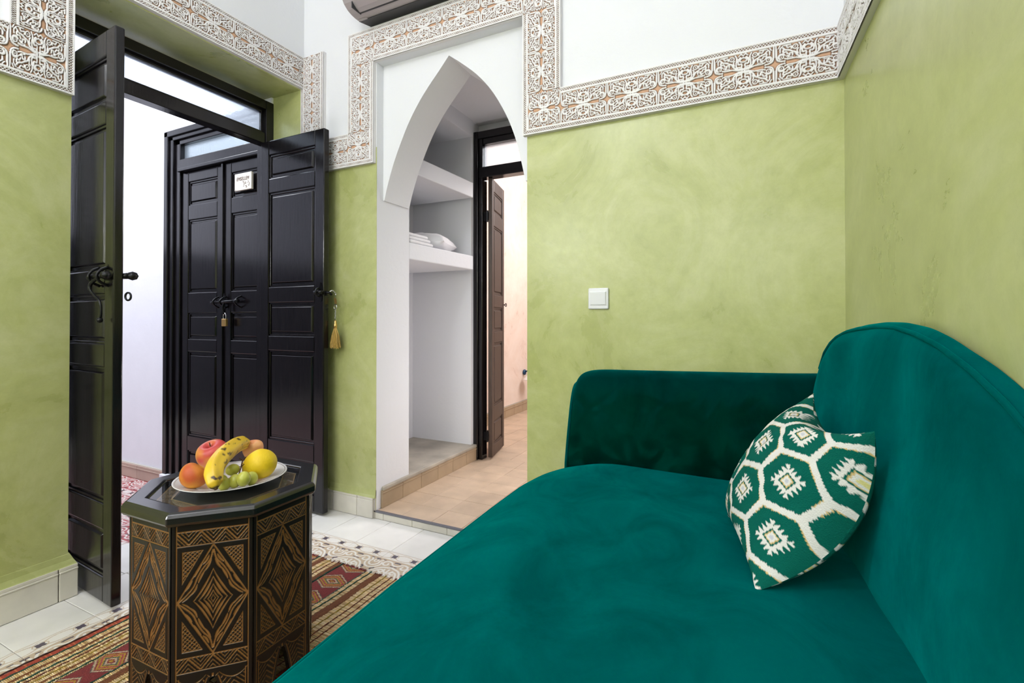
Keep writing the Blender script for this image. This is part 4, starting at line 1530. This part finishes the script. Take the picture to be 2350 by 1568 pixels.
plate = thing('plate', PC, 'white round plate of fruit on the glass table top', 'plate')
b = MB()
b.lathe([(0, .004), (.083, .004), (.089, .006), (.103, .0105), (.142, .0200), (.1445, .0210), (.145, .0195), (.124, .0125), (.098, .0055), (.085, .0), (.079, .0), (.077, .002), (0, .002)], PC, 64)
mobj('dish', b, M['porcelain'], plate, smooth=True)
b = MB()
b.lathe([(.1381, .0194), (.1393, .0198), (.1395, .0202), (.1383, .0198)], PC, 64, None, False)
mobj('rim_line', b, M['rim'], plate, smooth=True)


def inv_ft(p):
    return tuple(P0 + (np.array(p, float) - np.array(PC)) / PK)


def axis_to(v):
    v = Vector(v).normalized()
    return v.to_track_quat('Z', 'Y').to_matrix()


def fruit_np(name, c, axis, prof, colfn, mat, parent, n=56, dent=None):
    """lathe with colours: prof list of (r,h)"""
    R = np.array(axis_to(axis))
    pr = crom(prof, 5)
    m = len(pr)
    th = np.linspace(0, 2 * math.pi, n + 1)
    I, J = np.meshgrid(np.arange(m), np.arange(n + 1), indexing='ij')
    r = pr[I, 0]; h = pr[I, 1]; t = th[J]
    if dent is not None:
        r, h = dent(r, h, t)
    Lc = np.stack([r * np.cos(t), r * np.sin(t), h], -1) * PK
    Pw = Lc @ R.T + np.array(ft(c))
    C = colfn(Lc, t)
    me = np_mesh(name, Pw.reshape(-1, 3), grid_quads(m, n + 1), mat, C.reshape(-1, 3), True)
    o = bpy.data.objects.new(name, me); COL.objects.link(o); attach(o, parent)
    return o


def nz(L, f, s=0):
    x, y, z = L[..., 0] * f + s, L[..., 1] * f + 1.7 * s, L[..., 2] * f - s
    return (np.sin(x * 1.3 + 2.1 * np.sin(y * .9)) * np.sin(y * 1.1 + 1.7 * np.sin(z * 1.2)) + .5 * np.sin(2.3 * z + 1.4 * np.sin(2.2 * x))) / 1.5


def peach_col(yel, red, seed, bias=0.0, axisz=1):
    def f(L, t):
        k = np.clip(.5 + bias + .55 * nz(L, 45, seed) + 9 * (L[..., 0] * math.cos(seed) + L[..., 1] * math.sin(seed)), 0, 1)[..., None]
        return np.array(yel) * (1 - k) + np.array(red) * k
    return f


def round_prof(r, sq=.92, top=.75, stem=.12):
    return [(0.0008, -r * sq), (r * .35, -r * sq * .95), (r * .74, -r * sq * .66), (r * .97, -r * sq * .18), (r * .98, r * .25), (r * .80, r * .62 * top + r * .08), (r * .50, r * .80 * top + r * .06), (r * .24, r * .76 * top), (.0008, r * (.76 - stem * 2) * top)]


pc = thing('peach', ft((-1.322, .787, .552)), 'orange peach at the front left of the fruit plate', 'peach', 'peaches')
fruit_np('skin', (-1.324, .788, .5875), (.20, .55, .75), round_prof(.0365), peach_col((.78, .36, .028), (.50, .085, .02), 2.2, .02), M['fruit'], pc,
         dent=lambda r, h, t: (r * (1 - .05 * np.exp(-((np.angle(np.exp(1j * (t - 1.2)))) / .25) ** 2)), h))
ap = thing('apple', ft((-1.43, .895, .556)), 'red and yellow apple at the back left of the plate', 'apple')
fruit_np('skin', inv_ft((-1.447, .915, .596)), (.10, -.45, 1), round_prof(.0425, 1.12, .92, .20), peach_col((.78, .42, .06), (.52, .055, .05), .6, .30), M['fruitshine'], ap)
b = MB(); b.tube([(-1.446, .906, .622), (-1.447, .903, .634)], .0016, 6)
mobj('stem', b, M['stem'], ap)
ps = thing('peach', ft((-1.385, .985, .556)), 'pale orange peach half hidden behind the lemon', 'peach', 'peaches')
fruit_np('skin', inv_ft((-1.418, 1.024, .5925)), (.1, -.2, 1), round_prof(.0295, 1.5), peach_col((.80, .40, .16), (.72, .24, .09), 1.1, 0), M['fruit'], ps)
lm = thing('lemon', ft((-1.236, .905, .55)), 'big yellow lemon at the right of the plate', 'lemon')
fruit_np('skin', (-1.233, .913, .5945), (.62, .60, .30), [(.0008, -.048), (.006, -.046), (.020, -.039), (.034, -.022), (.0405, .0), (.0385, .016), (.027, .033), (.012, .042), (.0008, .0445)],
         lambda L, t: np.array((.80, .56, .010)) * (1 - (np.clip(.4 + .5 * nz(L, 60, 3), 0, 1) * .3)[..., None]) + np.array((.70, .38, .008)) * (np.clip(.4 + .5 * nz(L, 60, 3), 0, 1) * .3)[..., None], M['fruit'], lm)
# banana
bn = thing('banana', ft((-1.24, .80, .56)), 'ripe yellow banana with brown spots lying across the fruit', 'banana')
path = crom([(-1.196, .764, .578), (-1.207, .767, .591), (-1.226, .778, .610), (-1.245, .800, .627), (-1.276, .842, .639), (-1.318, .895, .640), (-1.358, .942, .632), (-1.388, .975, .622), (-1.402, .990, .615)], 9)
path = np.array([ft(p) for p in path])
m = len(path); nsec = 20
rad = 1.07 * np.interp(np.linspace(0, 1, m), [0, .03, .10, .22, .5, .78, .90, .96, 1], [.0045, .0085, .0165, .0205, .0215, .0195, .0135, .0065, .0045])
tang = np.gradient(path, axis=0); tang /= np.linalg.norm(tang, axis=1)[:, None]
side = np.cross(tang, np.array((0, 0, 1.0))); side /= np.linalg.norm(side, axis=1)[:, None]
upv = np.cross(side, tang)
th = np.linspace(0, 2 * math.pi, nsec * 3 + 1)
T, I = np.meshgrid(th, np.arange(m))
rr = rad[I] * (1 + .055 * np.cos(5 * (T - .3)))
P = path[I] + (np.cos(T) * rr)[..., None] * side[I] + (np.sin(T) * rr)[..., None] * upv[I]
L = P * 1.0
sp = nz(P, 95, 4) + .6 * nz(P, 210, 9)
ridge = np.abs(np.angle(np.exp(1j * (T + .55)))) < .07
k1 = sst(.62, .80, sp)[..., None]
C = np.array((.80, .52, .035)) * (1 - .25 * np.clip(nz(P, 40, 2), 0, 1)[..., None])
dark = np.array((.055, .025, .008))
C = C * (1 - k1) + dark * k1
s_ = (I / (m - 1))
endk = np.maximum(sst(.045, .01, s_), sst(.955, .99, s_))[..., None]
C = C * (1 - endk) + np.array((.07, .045, .02)) * endk
C[ridge & (s_ > .05)] *= .42
me = np_mesh('peel', P.reshape(-1, 3), grid_quads(m, nsec * 3 + 1), M['fruitshine'], C.reshape(-1, 3), True)
o = bpy.data.objects.new('peel', me); COL.objects.link(o); attach(o, bn)
b = MB(); b.lathe([(.0, -.003), (.0046, -.002), (.0046, .002), (0, .003)], path[0], 10, axis_to(tang[0]))
mobj('blossom_end', b, M['stem'], bn, smooth=True)
b = MB(); b.lathe([(0, -.002), (.0046, -.002), (.0040, .008), (0, .009)], path[-1], 10, axis_to(tang[-1]))
mobj('stem', b, M['stem'], bn, smooth=True)
# grapes
gb = thing('grape_bunch', ft((-1.22, .84, .552)), 'small bunch of green grapes between banana and lemon', 'grapes')
for (c, r, ax) in (((-1.262, .852, .5915), .0135, (.6, .5, .2)), ((-1.222, .831, .573), .0140, (.2, .1, 1)), ((-1.192, .835, .5820), .0150, (.1, .1, 1)), ((-1.204, .866, .5725), .0140, (0, .2, 1)), ((-1.236, .812, .5685), .0138, (.5, -.2, .6)), ((-1.268, .824, .570), .013, (1, 0, .3))):
    r *= 1.2
    b = MB()
    b.lathe([(0, -r * 1.12), (r * .38, -r * 1.03), (r * .72, -r * .76), (r * .94, -r * .35), (r, 0), (r * .95, r * .35), (r * .74, r * .76), (r * .40, r * 1.03), (0, r * 1.12)], ft(c), 24, axis_to(ax))
    mobj('grape', b, M['grape'], gb, smooth=True)
b = MB()
b.tube(crom([ft(p) for p in ((-1.300, .915, .605), (-1.272, .888, .606), (-1.250, .868, .596), (-1.232, .850, .586))], 4), .0018, 6)
for p, q in (((-1.272, .888, .606), (-1.246, .896, .612)), ((-1.256, .873, .599), (-1.238, .880, .598)), ((-1.272, .888, .606), (-1.262, .872, .618)), ((-1.250, .868, .596), (-1.236, .866, .606)), ((-1.285, .90, .606), (-1.268, .905, .617)), ((-1.250, .868, .596), (-1.262, .856, .603)), ((-1.262, .880, .602), (-1.246, .884, .606)), ((-1.232, .850, .586), (-1.215, .85, .58)), ((-1.232, .850, .586), (-1.206, .842, .586))):
    b.tube([ft(p), ft(q)], .0012, 5); b.lathe([(0, -.0022), (.0022, 0), (0, .0022)], ft(q), 6)
mobj('stem', b, M['stem'], gb, smooth=True)

# ================================================================== REED MAT
mat_ = thing('reed_mat', (-1.2, .4, 0), 'woven reed mat with red wool stripes under the table and sofa', 'rug')
MX0, MX1, MY0, MY1 = -1.885, -.30, -.9, 1.478
# stripe plan: (width mm, kind)
PLAN = [(5, 'edge'), (24, 'red'), (4, 'gcord'), (20, 'reed'), (12, 'brown'), (16, 'reed'), (3, 'gcord'), (14, 'reed'), (3, 'rcord'), (14, 'reed'), (3, 'ycord'), (14, 'reed'), (12, 'brown'), (14, 'reed'), (4, 'gcord'), (4, 'reed'), (97, 'motif'),
        (5, 'gcord'), (12, 'reed'), (28, 'brown'), (20, 'reed'), (3, 'ycord'), (18, 'reed'), (3, 'rcord'), (16, 'reed'), (26, 'brown'), (4, 'gcord'), (126, 'motif'), (18, 'reed'), (4, 'gcord'), (18, 'reed'), (34, 'brown'),
        (20, 'reed'), (3, 'ycord'), (22, 'reed'), (3, 'rcord'), (22, 'reed'), (3, 'rcord'), (24, 'reed'), (26, 'red'), (20, 'reed'), (16, 'brown'), (4, 'gcord'), (20, 'reed'), (3, 'rcord'), (20, 'reed'), (3, 'ycord'), (20, 'reed'), (15, 'brown'), (4, 'gcord'), (100, 'motif'), (20, 'reed'), (3, 'gcord'), (16, 'reed'), (15, 'brown'), (18, 'reed'), (3, 'ycord'), (30, 'reed'), (3, 'rcord'), (30, 'reed'), (3, 'rcord'), (22, 'reed')]
total = sum(p[0] for p in PLAN)
used = 0
segs = []
for wd, kd in PLAN:
    segs.append((MX0 + used / 1000, MX0 + (used + wd) / 1000, kd)); used += wd
while used / 1000 < (MX1 - MX0):
    for wd, kd in ((60, 'reed'), (14, 'brown'), (60, 'reed'), (4, 'gcord')):
        segs.append((MX0 + used / 1000, MX0 + (used + wd) / 1000, kd)); used += wd
MX1 = MX0 + used / 1000
wob_ = lambda y, x: .0022 * math.sin(9 * y + 13 * x) + .0012 * math.sin(31 * y + 5 * x)
b = MB(); b.box(MX0 + .002, MX1, MY0, MY1 - .004, .0005, .003)
mobj('backing', b, M['binding'], mat_)
# reeds, one bundle of pale stalks across the mat between each pair of cords
V = []; Q = []; C = []
pitch = .0042
ny = int((1.474 + .45) / pitch)
reedcols = np.array([(.72, .50, .24), (.78, .58, .32), (.62, .40, .17), (.80, .62, .38), (.50, .32, .14), (.70, .50, .28)])
rs_ = [(x0, x1) for x0, x1, k in segs if k == 'reed' and x0 < -.55]
for i in range(ny):
    y = -.45 + i * pitch
    base = reedcols[rng.integers(0, 6)]
    for x0, x1 in rs_:
        d = wob_(y, x0)
        col = base * rng.uniform(.72, 1.08) if rng.random() < .6 else reedcols[rng.integers(0, 6)] * rng.uniform(.7, 1.05)
        r = pitch * rng.uniform(.44, .52); hz = .003 + rng.uniform(.0012, .0032)
        k = len(V)
        jx = rng.uniform(-.0015, .0015)
        for x in (x0 + d - .001 + jx, x1 + d + .001 + jx):
            V += [(x, y - r, .002), (x, y - r * .6, hz), (x, y + r * .6, hz), (x, y + r, .002)]
        Q += [(k + a, k + a + 4, k + a + 5, k + a + 1) for a in range(3)]
        C += [col] * 8
me = np_mesh('reeds', np.array(V), np.array(Q), M['reed'], np.array(C))
o = bpy.data.objects.new('reeds', me); COL.objects.link(o); attach(o, mat_)
o['kind'] = 'stuff'; o['label'] = 'pale straw coloured reeds'
wine = np.array((.20, .028, .03)); red = np.array((.36, .055, .03)); brown = np.array((.14, .04, .02)); teal = np.array((.03, .11, .09)); yel = np.array((.50, .34, .03)); cream = np.array((.66, .54, .36)); pink = np.array((.42, .06, .09))


def wool_strip(x0, x1, kd):
    dx = .0022
    nx = max(4, int((x1 - x0) / dx) + 1); nyy = int((1.476 + .45) / .0026)
    u = np.linspace(0, 1, nx); v = np.linspace(-.45, 1.476, nyy)
    U, Y = np.meshgrid(u, v, indexing='ij')
    X = x0 + (x1 - x0) * U + .0022 * np.sin(9 * Y + 13 * x0) + .0012 * np.sin(31 * Y + 5 * x0)
    xm = U * (x1 - x0) * 1000; ym = Y * 1000
    tw = (ym * 1.0 + xm * 1.6) % 5.2 / 5.2
    ro = rng.uniform(.75, 1.15, U.shape)
    if kd == 'red':
        C = red * ro[..., None]
        s = (np.sin(ym * .35 + np.sin(ym * .11) * 3) > .86)
        C[s] = np.array((.55, .16, .06))
    elif kd == 'brown':
        C = (brown * (1 - (tw > .62))[..., None] + np.array((.22, .09, .025)) * (tw > .62)[..., None]) * ro[..., None]
    else:
        wmm = (x1 - x0) * 1000
        per = 120.0
        yy = np.abs(((ym + 20) % per) - per / 2) / (per / 2)
        xx = np.abs(xm - wmm / 2) / (wmm / 2)
        d = yy * 1.0 + xx * .55
        C = np.zeros(U.shape + (3,)) + wine
        ring = (d * 11).astype(int) % 6
        band_ = d < .86
        pal = np.array([yel, wine, cream, teal, yel, pink])
        cc = pal[ring]
        stitch = (tw > .35)
        C = np.where((band_ & stitch)[..., None], cc, C)
        C = C * ro[..., None]
        C[(np.abs(U - .5) > .47)] = teal
    hz = .0045 + .0018 * np.sin(np.pi * np.clip(U, 0, 1)) ** .5 + .0010 * (tw - .5) * np.sign(.5)
    hz[0, :] = .002; hz[-1, :] = .002
    me = np_mesh('wool_stripe', np.stack([X.ravel(), Y.ravel(), hz.ravel()], 1), grid_quads(nx, nyy), M['wool'], C.reshape(-1, 3))
    o = bpy.data.objects.new('wool_stripe', me); COL.objects.link(o); attach(o, mat_)
    return o


def cord(x, kd):
    cols = {'gcord': ((.02, .075, .05), (.012, .04, .03)), 'rcord': ((.17, .045, .025), (.09, .02, .015)), 'ycord': ((.34, .24, .03), (.20, .13, .02)), 'edge': ((.06, .022, .016), (.035, .012, .01))}[kd]
    n = 480; ns = 6
    y = np.linspace(-.45, 1.480, n); t = np.linspace(0, 2 * math.pi, ns + 1)
    I, T = np.meshgrid(np.arange(n), t, indexing='ij')
    yy = y[I]
    r = .0019 * (1 + .28 * np.sin(yy * 1400 + T)) * (1.3 if kd in ('gcord', 'edge') else 1)
    X = x + .0022 * np.sin(9 * yy + 13 * x) + .0012 * np.sin(31 * yy + 5 * x) + r * np.cos(T)
    Z = .0056 + r * np.sin(T)
    k = ((np.sin(yy * 1400 + T) > 0))[..., None]
    C = np.array(cols[0]) * k + np.array(cols[1]) * (~k)
    me = np_mesh('cord', np.stack([X.ravel(), yy.ravel(), Z.ravel()], 1), grid_quads(n, ns + 1), M['wool'], C.reshape(-1, 3), True)
    o = bpy.data.objects.new('cord', me); COL.objects.link(o); attach(o, mat_)


fringe = MB(); fcols = []
for x0, x1, kd in segs:
    if x0 > -.55: continue
    if kd in ('red', 'brown', 'motif'):
        wool_strip(x0, x1, kd)
        nf = int((x1 - x0) / .0016)
    elif kd == 'reed':
        nf = 0
    else:
        cord((x0 + x1) / 2, kd); nf = 4
    base = {'red': wine, 'brown': brown, 'motif': wine, 'gcord': teal * .6, 'rcord': brown, 'ycord': yel * .6, 'edge': brown}.get(kd)
    for i in range(nf):
        xx = x0 + (x1 - x0) * random.random()
        ln = random.uniform(.004, .016)
        px = xx + wob_(1.476, x0)
        fringe.tube([(px, 1.470, .0055), (px + random.uniform(-.003, .003), 1.470 + ln * .6, .0075), (px + random.uniform(-.006, .006), 1.470 + ln, random.uniform(.002, .009))], [.0011, .0010, .0006], 5)
        c = base * random.uniform(.6, 1.3)
        fcols += [c] * 15
fme = bpy.data.meshes.new('fringe'); fme.from_pydata(fringe.v, [], fringe.f)
a = fme.color_attributes.new('Col', 'FLOAT_COLOR', 'POINT')
cc = np.ones((len(fringe.v), 4), dtype=np.float32); cc[:, :3] = np.array(fcols)
a.data.foreach_set('color', cc.ravel())
fme.materials.append(M['wool'])
o = bpy.data.objects.new('fringe', fme); COL.objects.link(o); attach(o, mat_); o['kind'] = 'stuff'

# ================================================================== SMALL THINGS
# light switch
sw = thing('light_switch', (-.535, YA - .004, 1.045), 'white square light switch on the green wall above the sofa arm', 'switch')
b = MB(); b.box(-.578, -.495, YA - .011, YA, 1.044, 1.129)
mobj('switch_plate', b, M['switch'], sw, bevel=.005, seg=3)
b = MB(); b.box(-.571, -.502, YA - .0125, YA - .008, 1.058, 1.117)
mobj('inner_frame', b, M['switch'], sw, bevel=.002)
b = MB()
b.add([(-.5685, YA - .011, 1.061), (-.5045, YA - .011, 1.061), (-.5045, YA - .011, 1.113), (-.5685, YA - .011, 1.113), (-.5675, YA - .0150, 1.062), (-.5055, YA - .0150, 1.062), (-.5055, YA - .0175, 1.112), (-.5675, YA - .0175, 1.112)],
      [(4, 5, 6, 7), (0, 1, 5, 4), (1, 2, 6, 5), (2, 3, 7, 6), (3, 0, 4, 7)])
mobj('rocker', b, M['switch'], sw, bevel=.001)

# split air conditioner above the arch
ac = thing('air_conditioner', (-1.3, YA - .01, 2.50), 'silver split air conditioner high on the wall above the arch', 'air conditioner')
AX0, AX1 = -1.735, -.87
pf = [(YA, 2.507), (1.815, 2.487), (1.79, 2.487), (1.765, 2.490), (1.74, 2.498), (1.715, 2.515), (1.695, 2.545), (1.685, 2.60), (1.682, 2.68), (1.69, 2.745), (1.72, 2.775), (YA, 2.785)]
b = MB(); b.prism(pf, lambda p, k: ((AX0, AX1)[k], p[0], p[1]))
mobj('housing', b, M['acsilver'], ac, bevel=.004)
b = MB(); b.prism([(YA - .001, 2.503), (1.812, 2.483), (1.812, 2.489), (YA - .001, 2.509)], lambda p, k: ((AX0 + .006, AX1 - .01)[k], p[0], p[1]))
mobj('underside', b, M['acdark'], ac)
b = MB(); b.prism([(1.773, 2.4865), (1.764, 2.4885), (1.764, 2.492), (1.773, 2.491)], lambda p, k: ((AX0 + .055, AX1 - .055)[k], p[0], p[1]))
mobj('outlet_slot', b, M['acdark'], ac)
b = MB(); b.prism([(1.764, 2.4870), (1.742, 2.4945), (1.718, 2.510), (1.722, 2.513), (1.744, 2.499), (1.766, 2.492)], lambda p, k: ((AX0 + .055, AX1 - .055)[k], p[0], p[1]))
mobj('louver', b, M['acsilver'], ac, bevel=.001)
b = MB(); b.box(AX0 + .05, AX0 + .055, 1.715, 1.775, 2.485, 2.52)
mobj('outlet_edge', b, M['acdark'], ac)
b = MB(); b.box(AX0 + .012, AX0 + .062, 1.803, 1.812, 2.4825, 2.489)
mobj('clip', b, M['acsilver'], ac)

# brass padlock on the hall door
pl = thing('padlock', (-2.792, 1.83, .985), 'small brass padlock hanging from the bolt of the closed hall door', 'padlock')
b = MB(); b.box(-2.812, -2.772, 1.822, 1.838, .964, 1.008)
mobj('body', b, M['brass'], pl, bevel=.003)
b = MB(); b.tube(crom([(-2.804, 1.83, 1.004), (-2.804, 1.83, 1.026), (-2.798, 1.83, 1.038), (-2.792, 1.83, 1.041), (-2.786, 1.83, 1.038), (-2.780, 1.83, 1.026), (-2.780, 1.83, 1.004)], 4), .0038, 8)
mobj('shackle', b, M['steel'], pl, smooth=True)

# key tassel hanging at the edge of the right leaf
tk = thing('key_tassel', (-1.915, 1.83, 1.0), 'golden tassel on a key chain hanging at the edge of the right door leaf', 'tassel')
KX, KY = -1.912, 1.840
b = MB()
b.tube(crom([(-1.928, 1.812, 1.143), (-1.915, 1.822, 1.152), (-1.911, KY, 1.138), (-1.911, KY, 1.128)], 4), .0035, 6)
mobj('hook', b, M['steel'], tk, smooth=True)
b = MB()
b.add([(KX - .010, KY - .001, 1.118), (KX + .006, KY - .001, 1.110), (KX + .011, KY - .001, 1.086), (KX - .004, KY - .001, 1.082)], [(0, 1, 2, 3)])
b.add([(KX - .010, KY + .001, 1.118), (KX + .006, KY + .001, 1.110), (KX + .011, KY + .001, 1.086), (KX - .004, KY + .001, 1.082)], [(3, 2, 1, 0)])
mobj('key_tag', b, M['brass'], tk)
b = MB()
b.tube([(KX + .010 * math.cos(a), KY, 1.068 + .012 * math.sin(a)) for a in np.linspace(0, 2 * math.pi, 13)[:-1]], .0025, 6, closed=True)
for i in range(5):
    z = 1.050 - i * .010
    b.tube([(KX + (.003 * math.cos(a) if i % 2 else 0), KY + (0 if i % 2 else .003 * math.cos(a)), z + .006 * math.sin(a)) for a in np.linspace(0, 2 * math.pi, 9)[:-1]], .0012, 5, closed=True)
mobj('chain', b, M['steel'], tk, smooth=True)
b = MB()
b.lathe([(0, 1.000), (.005, .998), (.007, .990), (.006, .984), (.009, .980), (.009, .960), (.007, .958)], (KX, KY, 0), 14)
mobj('cap', b, M['brass'], tk, smooth=True)
V = MB(); tc_ = []
for i in range(170):
    a = random.random() * 2 * math.pi; r0 = .006 * math.sqrt(random.random()); r1 = .026 * math.sqrt(random.random()) + .002
    zl = .855 + random.uniform(-.008, .012) + r1 * .25
    wv = random.uniform(-.003, .003)
    V.tube([(KX + r0 * math.cos(a), KY + r0 * math.sin(a) * .8, .962), (KX + r1 * .7 * math.cos(a) + wv, KY + r1 * .6 * math.sin(a), .92), (KX + r1 * .95 * math.cos(a) - wv, KY + r1 * .75 * math.sin(a), .885), (KX + r1 * math.cos(a) + wv * 1.5, KY + r1 * .8 * math.sin(a), zl)], .0011, 4)
    tc_ += [np.array((.62, .40, .10)) * random.uniform(.6, 1.2)] * 16
fme = bpy.data.meshes.new('threads'); fme.from_pydata(V.v, [], V.f)
a = fme.color_attributes.new('Col', 'FLOAT_COLOR', 'POINT')
cc = np.ones((len(V.v), 4), dtype=np.float32); cc[:, :3] = np.array(tc_)
a.data.foreach_set('color', cc.ravel())
fme.materials.append(M['gold'])
o = bpy.data.objects.new('threads', fme); COL.objects.link(o); attach(o, tk); o['kind'] = 'stuff'


# white linen on the lower niche shelf
def pillow(name, c, sx, sy, h, rz, label, part, cat, grp, pw=.5, seed=1):
    t = thing(name, c, label, cat, grp)
    b = MB(); n = 26
    ca, sa = math.cos(rz), math.sin(rz)
    def pt(sgn):
        def f(i, j):
            s, q = i / (n - 1) * 2 - 1, j / (n - 1) * 2 - 1
            k = max(0, (1 - s * s) * (1 - q * q)) ** pw
            ex = 1 - .07 * (1 - q * q); ey = 1 - .07 * (1 - s * s)
            x, y = s * sx / 2 * ex, q * sy / 2 * ey
            z = h * .42 + sgn * k * h * (.58 if sgn > 0 else .42) + (.004 * math.sin(9 * s + seed) * math.sin(7 * q + 2 * seed)) * k
            return (c[0] + x * ca - y * sa, c[1] + x * sa + y * ca, c[2] + z)
        return f
    b.grid(pt(1), n, n); b.grid(pt(-1), n, n)
    o = mobj(part, b, M['cotton'], t, smooth=True)
    return t


pillow('pillow', (-1.885, 2.56, 1.4345), .36, .30, .125, .3, 'plump white pillow at the right end of the niche shelf', 'pillow_cover', 'pillow', None, .32, 2)
t = thing('folded_linen', (-1.85, 2.29, 1.4345), 'flat stack of folded white linen at the left of the niche shelf', 'linen')
for i in range(3):
    b = MB(); b.box(-2.06 + .006 * i, -1.690 - .012 * i, 2.175, 2.395 - .010 * i, 1.4345 + .022 * i, 1.4345 + .022 * (i + 1) - .001)
    mobj('fold', b, M['cotton'], t, bevel=.011, seg=4)

# white shade on the bedroom wall, seen at the edge of the doorway
wl = thing('wall_lamp', (-2.15, 4.6, .40), 'white cone shade with a dark blue holder low on the peach wall', 'lamp')
b = MB(); b.lathe([(.018, .085), (.035, .055), (.075, .006), (.080, 0), (.072, .004), (.03, .05)], (-2.05, 4.64, .375), 28)
mobj('lamp_shade', b, M['porcelain'], wl, smooth=True)
b = MB(); b.lathe([(.0, -.010), (.026, -.010), (.030, 0), (.026, .012), (0, .014)], (-2.139, 4.690, .445), 20, axis_to((1, 0, 0)))
b.tube([(-2.14, 4.69, .445), (-2.09, 4.67, .465), (-2.05, 4.64, .455)], .007, 8)
mobj('holder', b, M['blue'], wl, smooth=True)
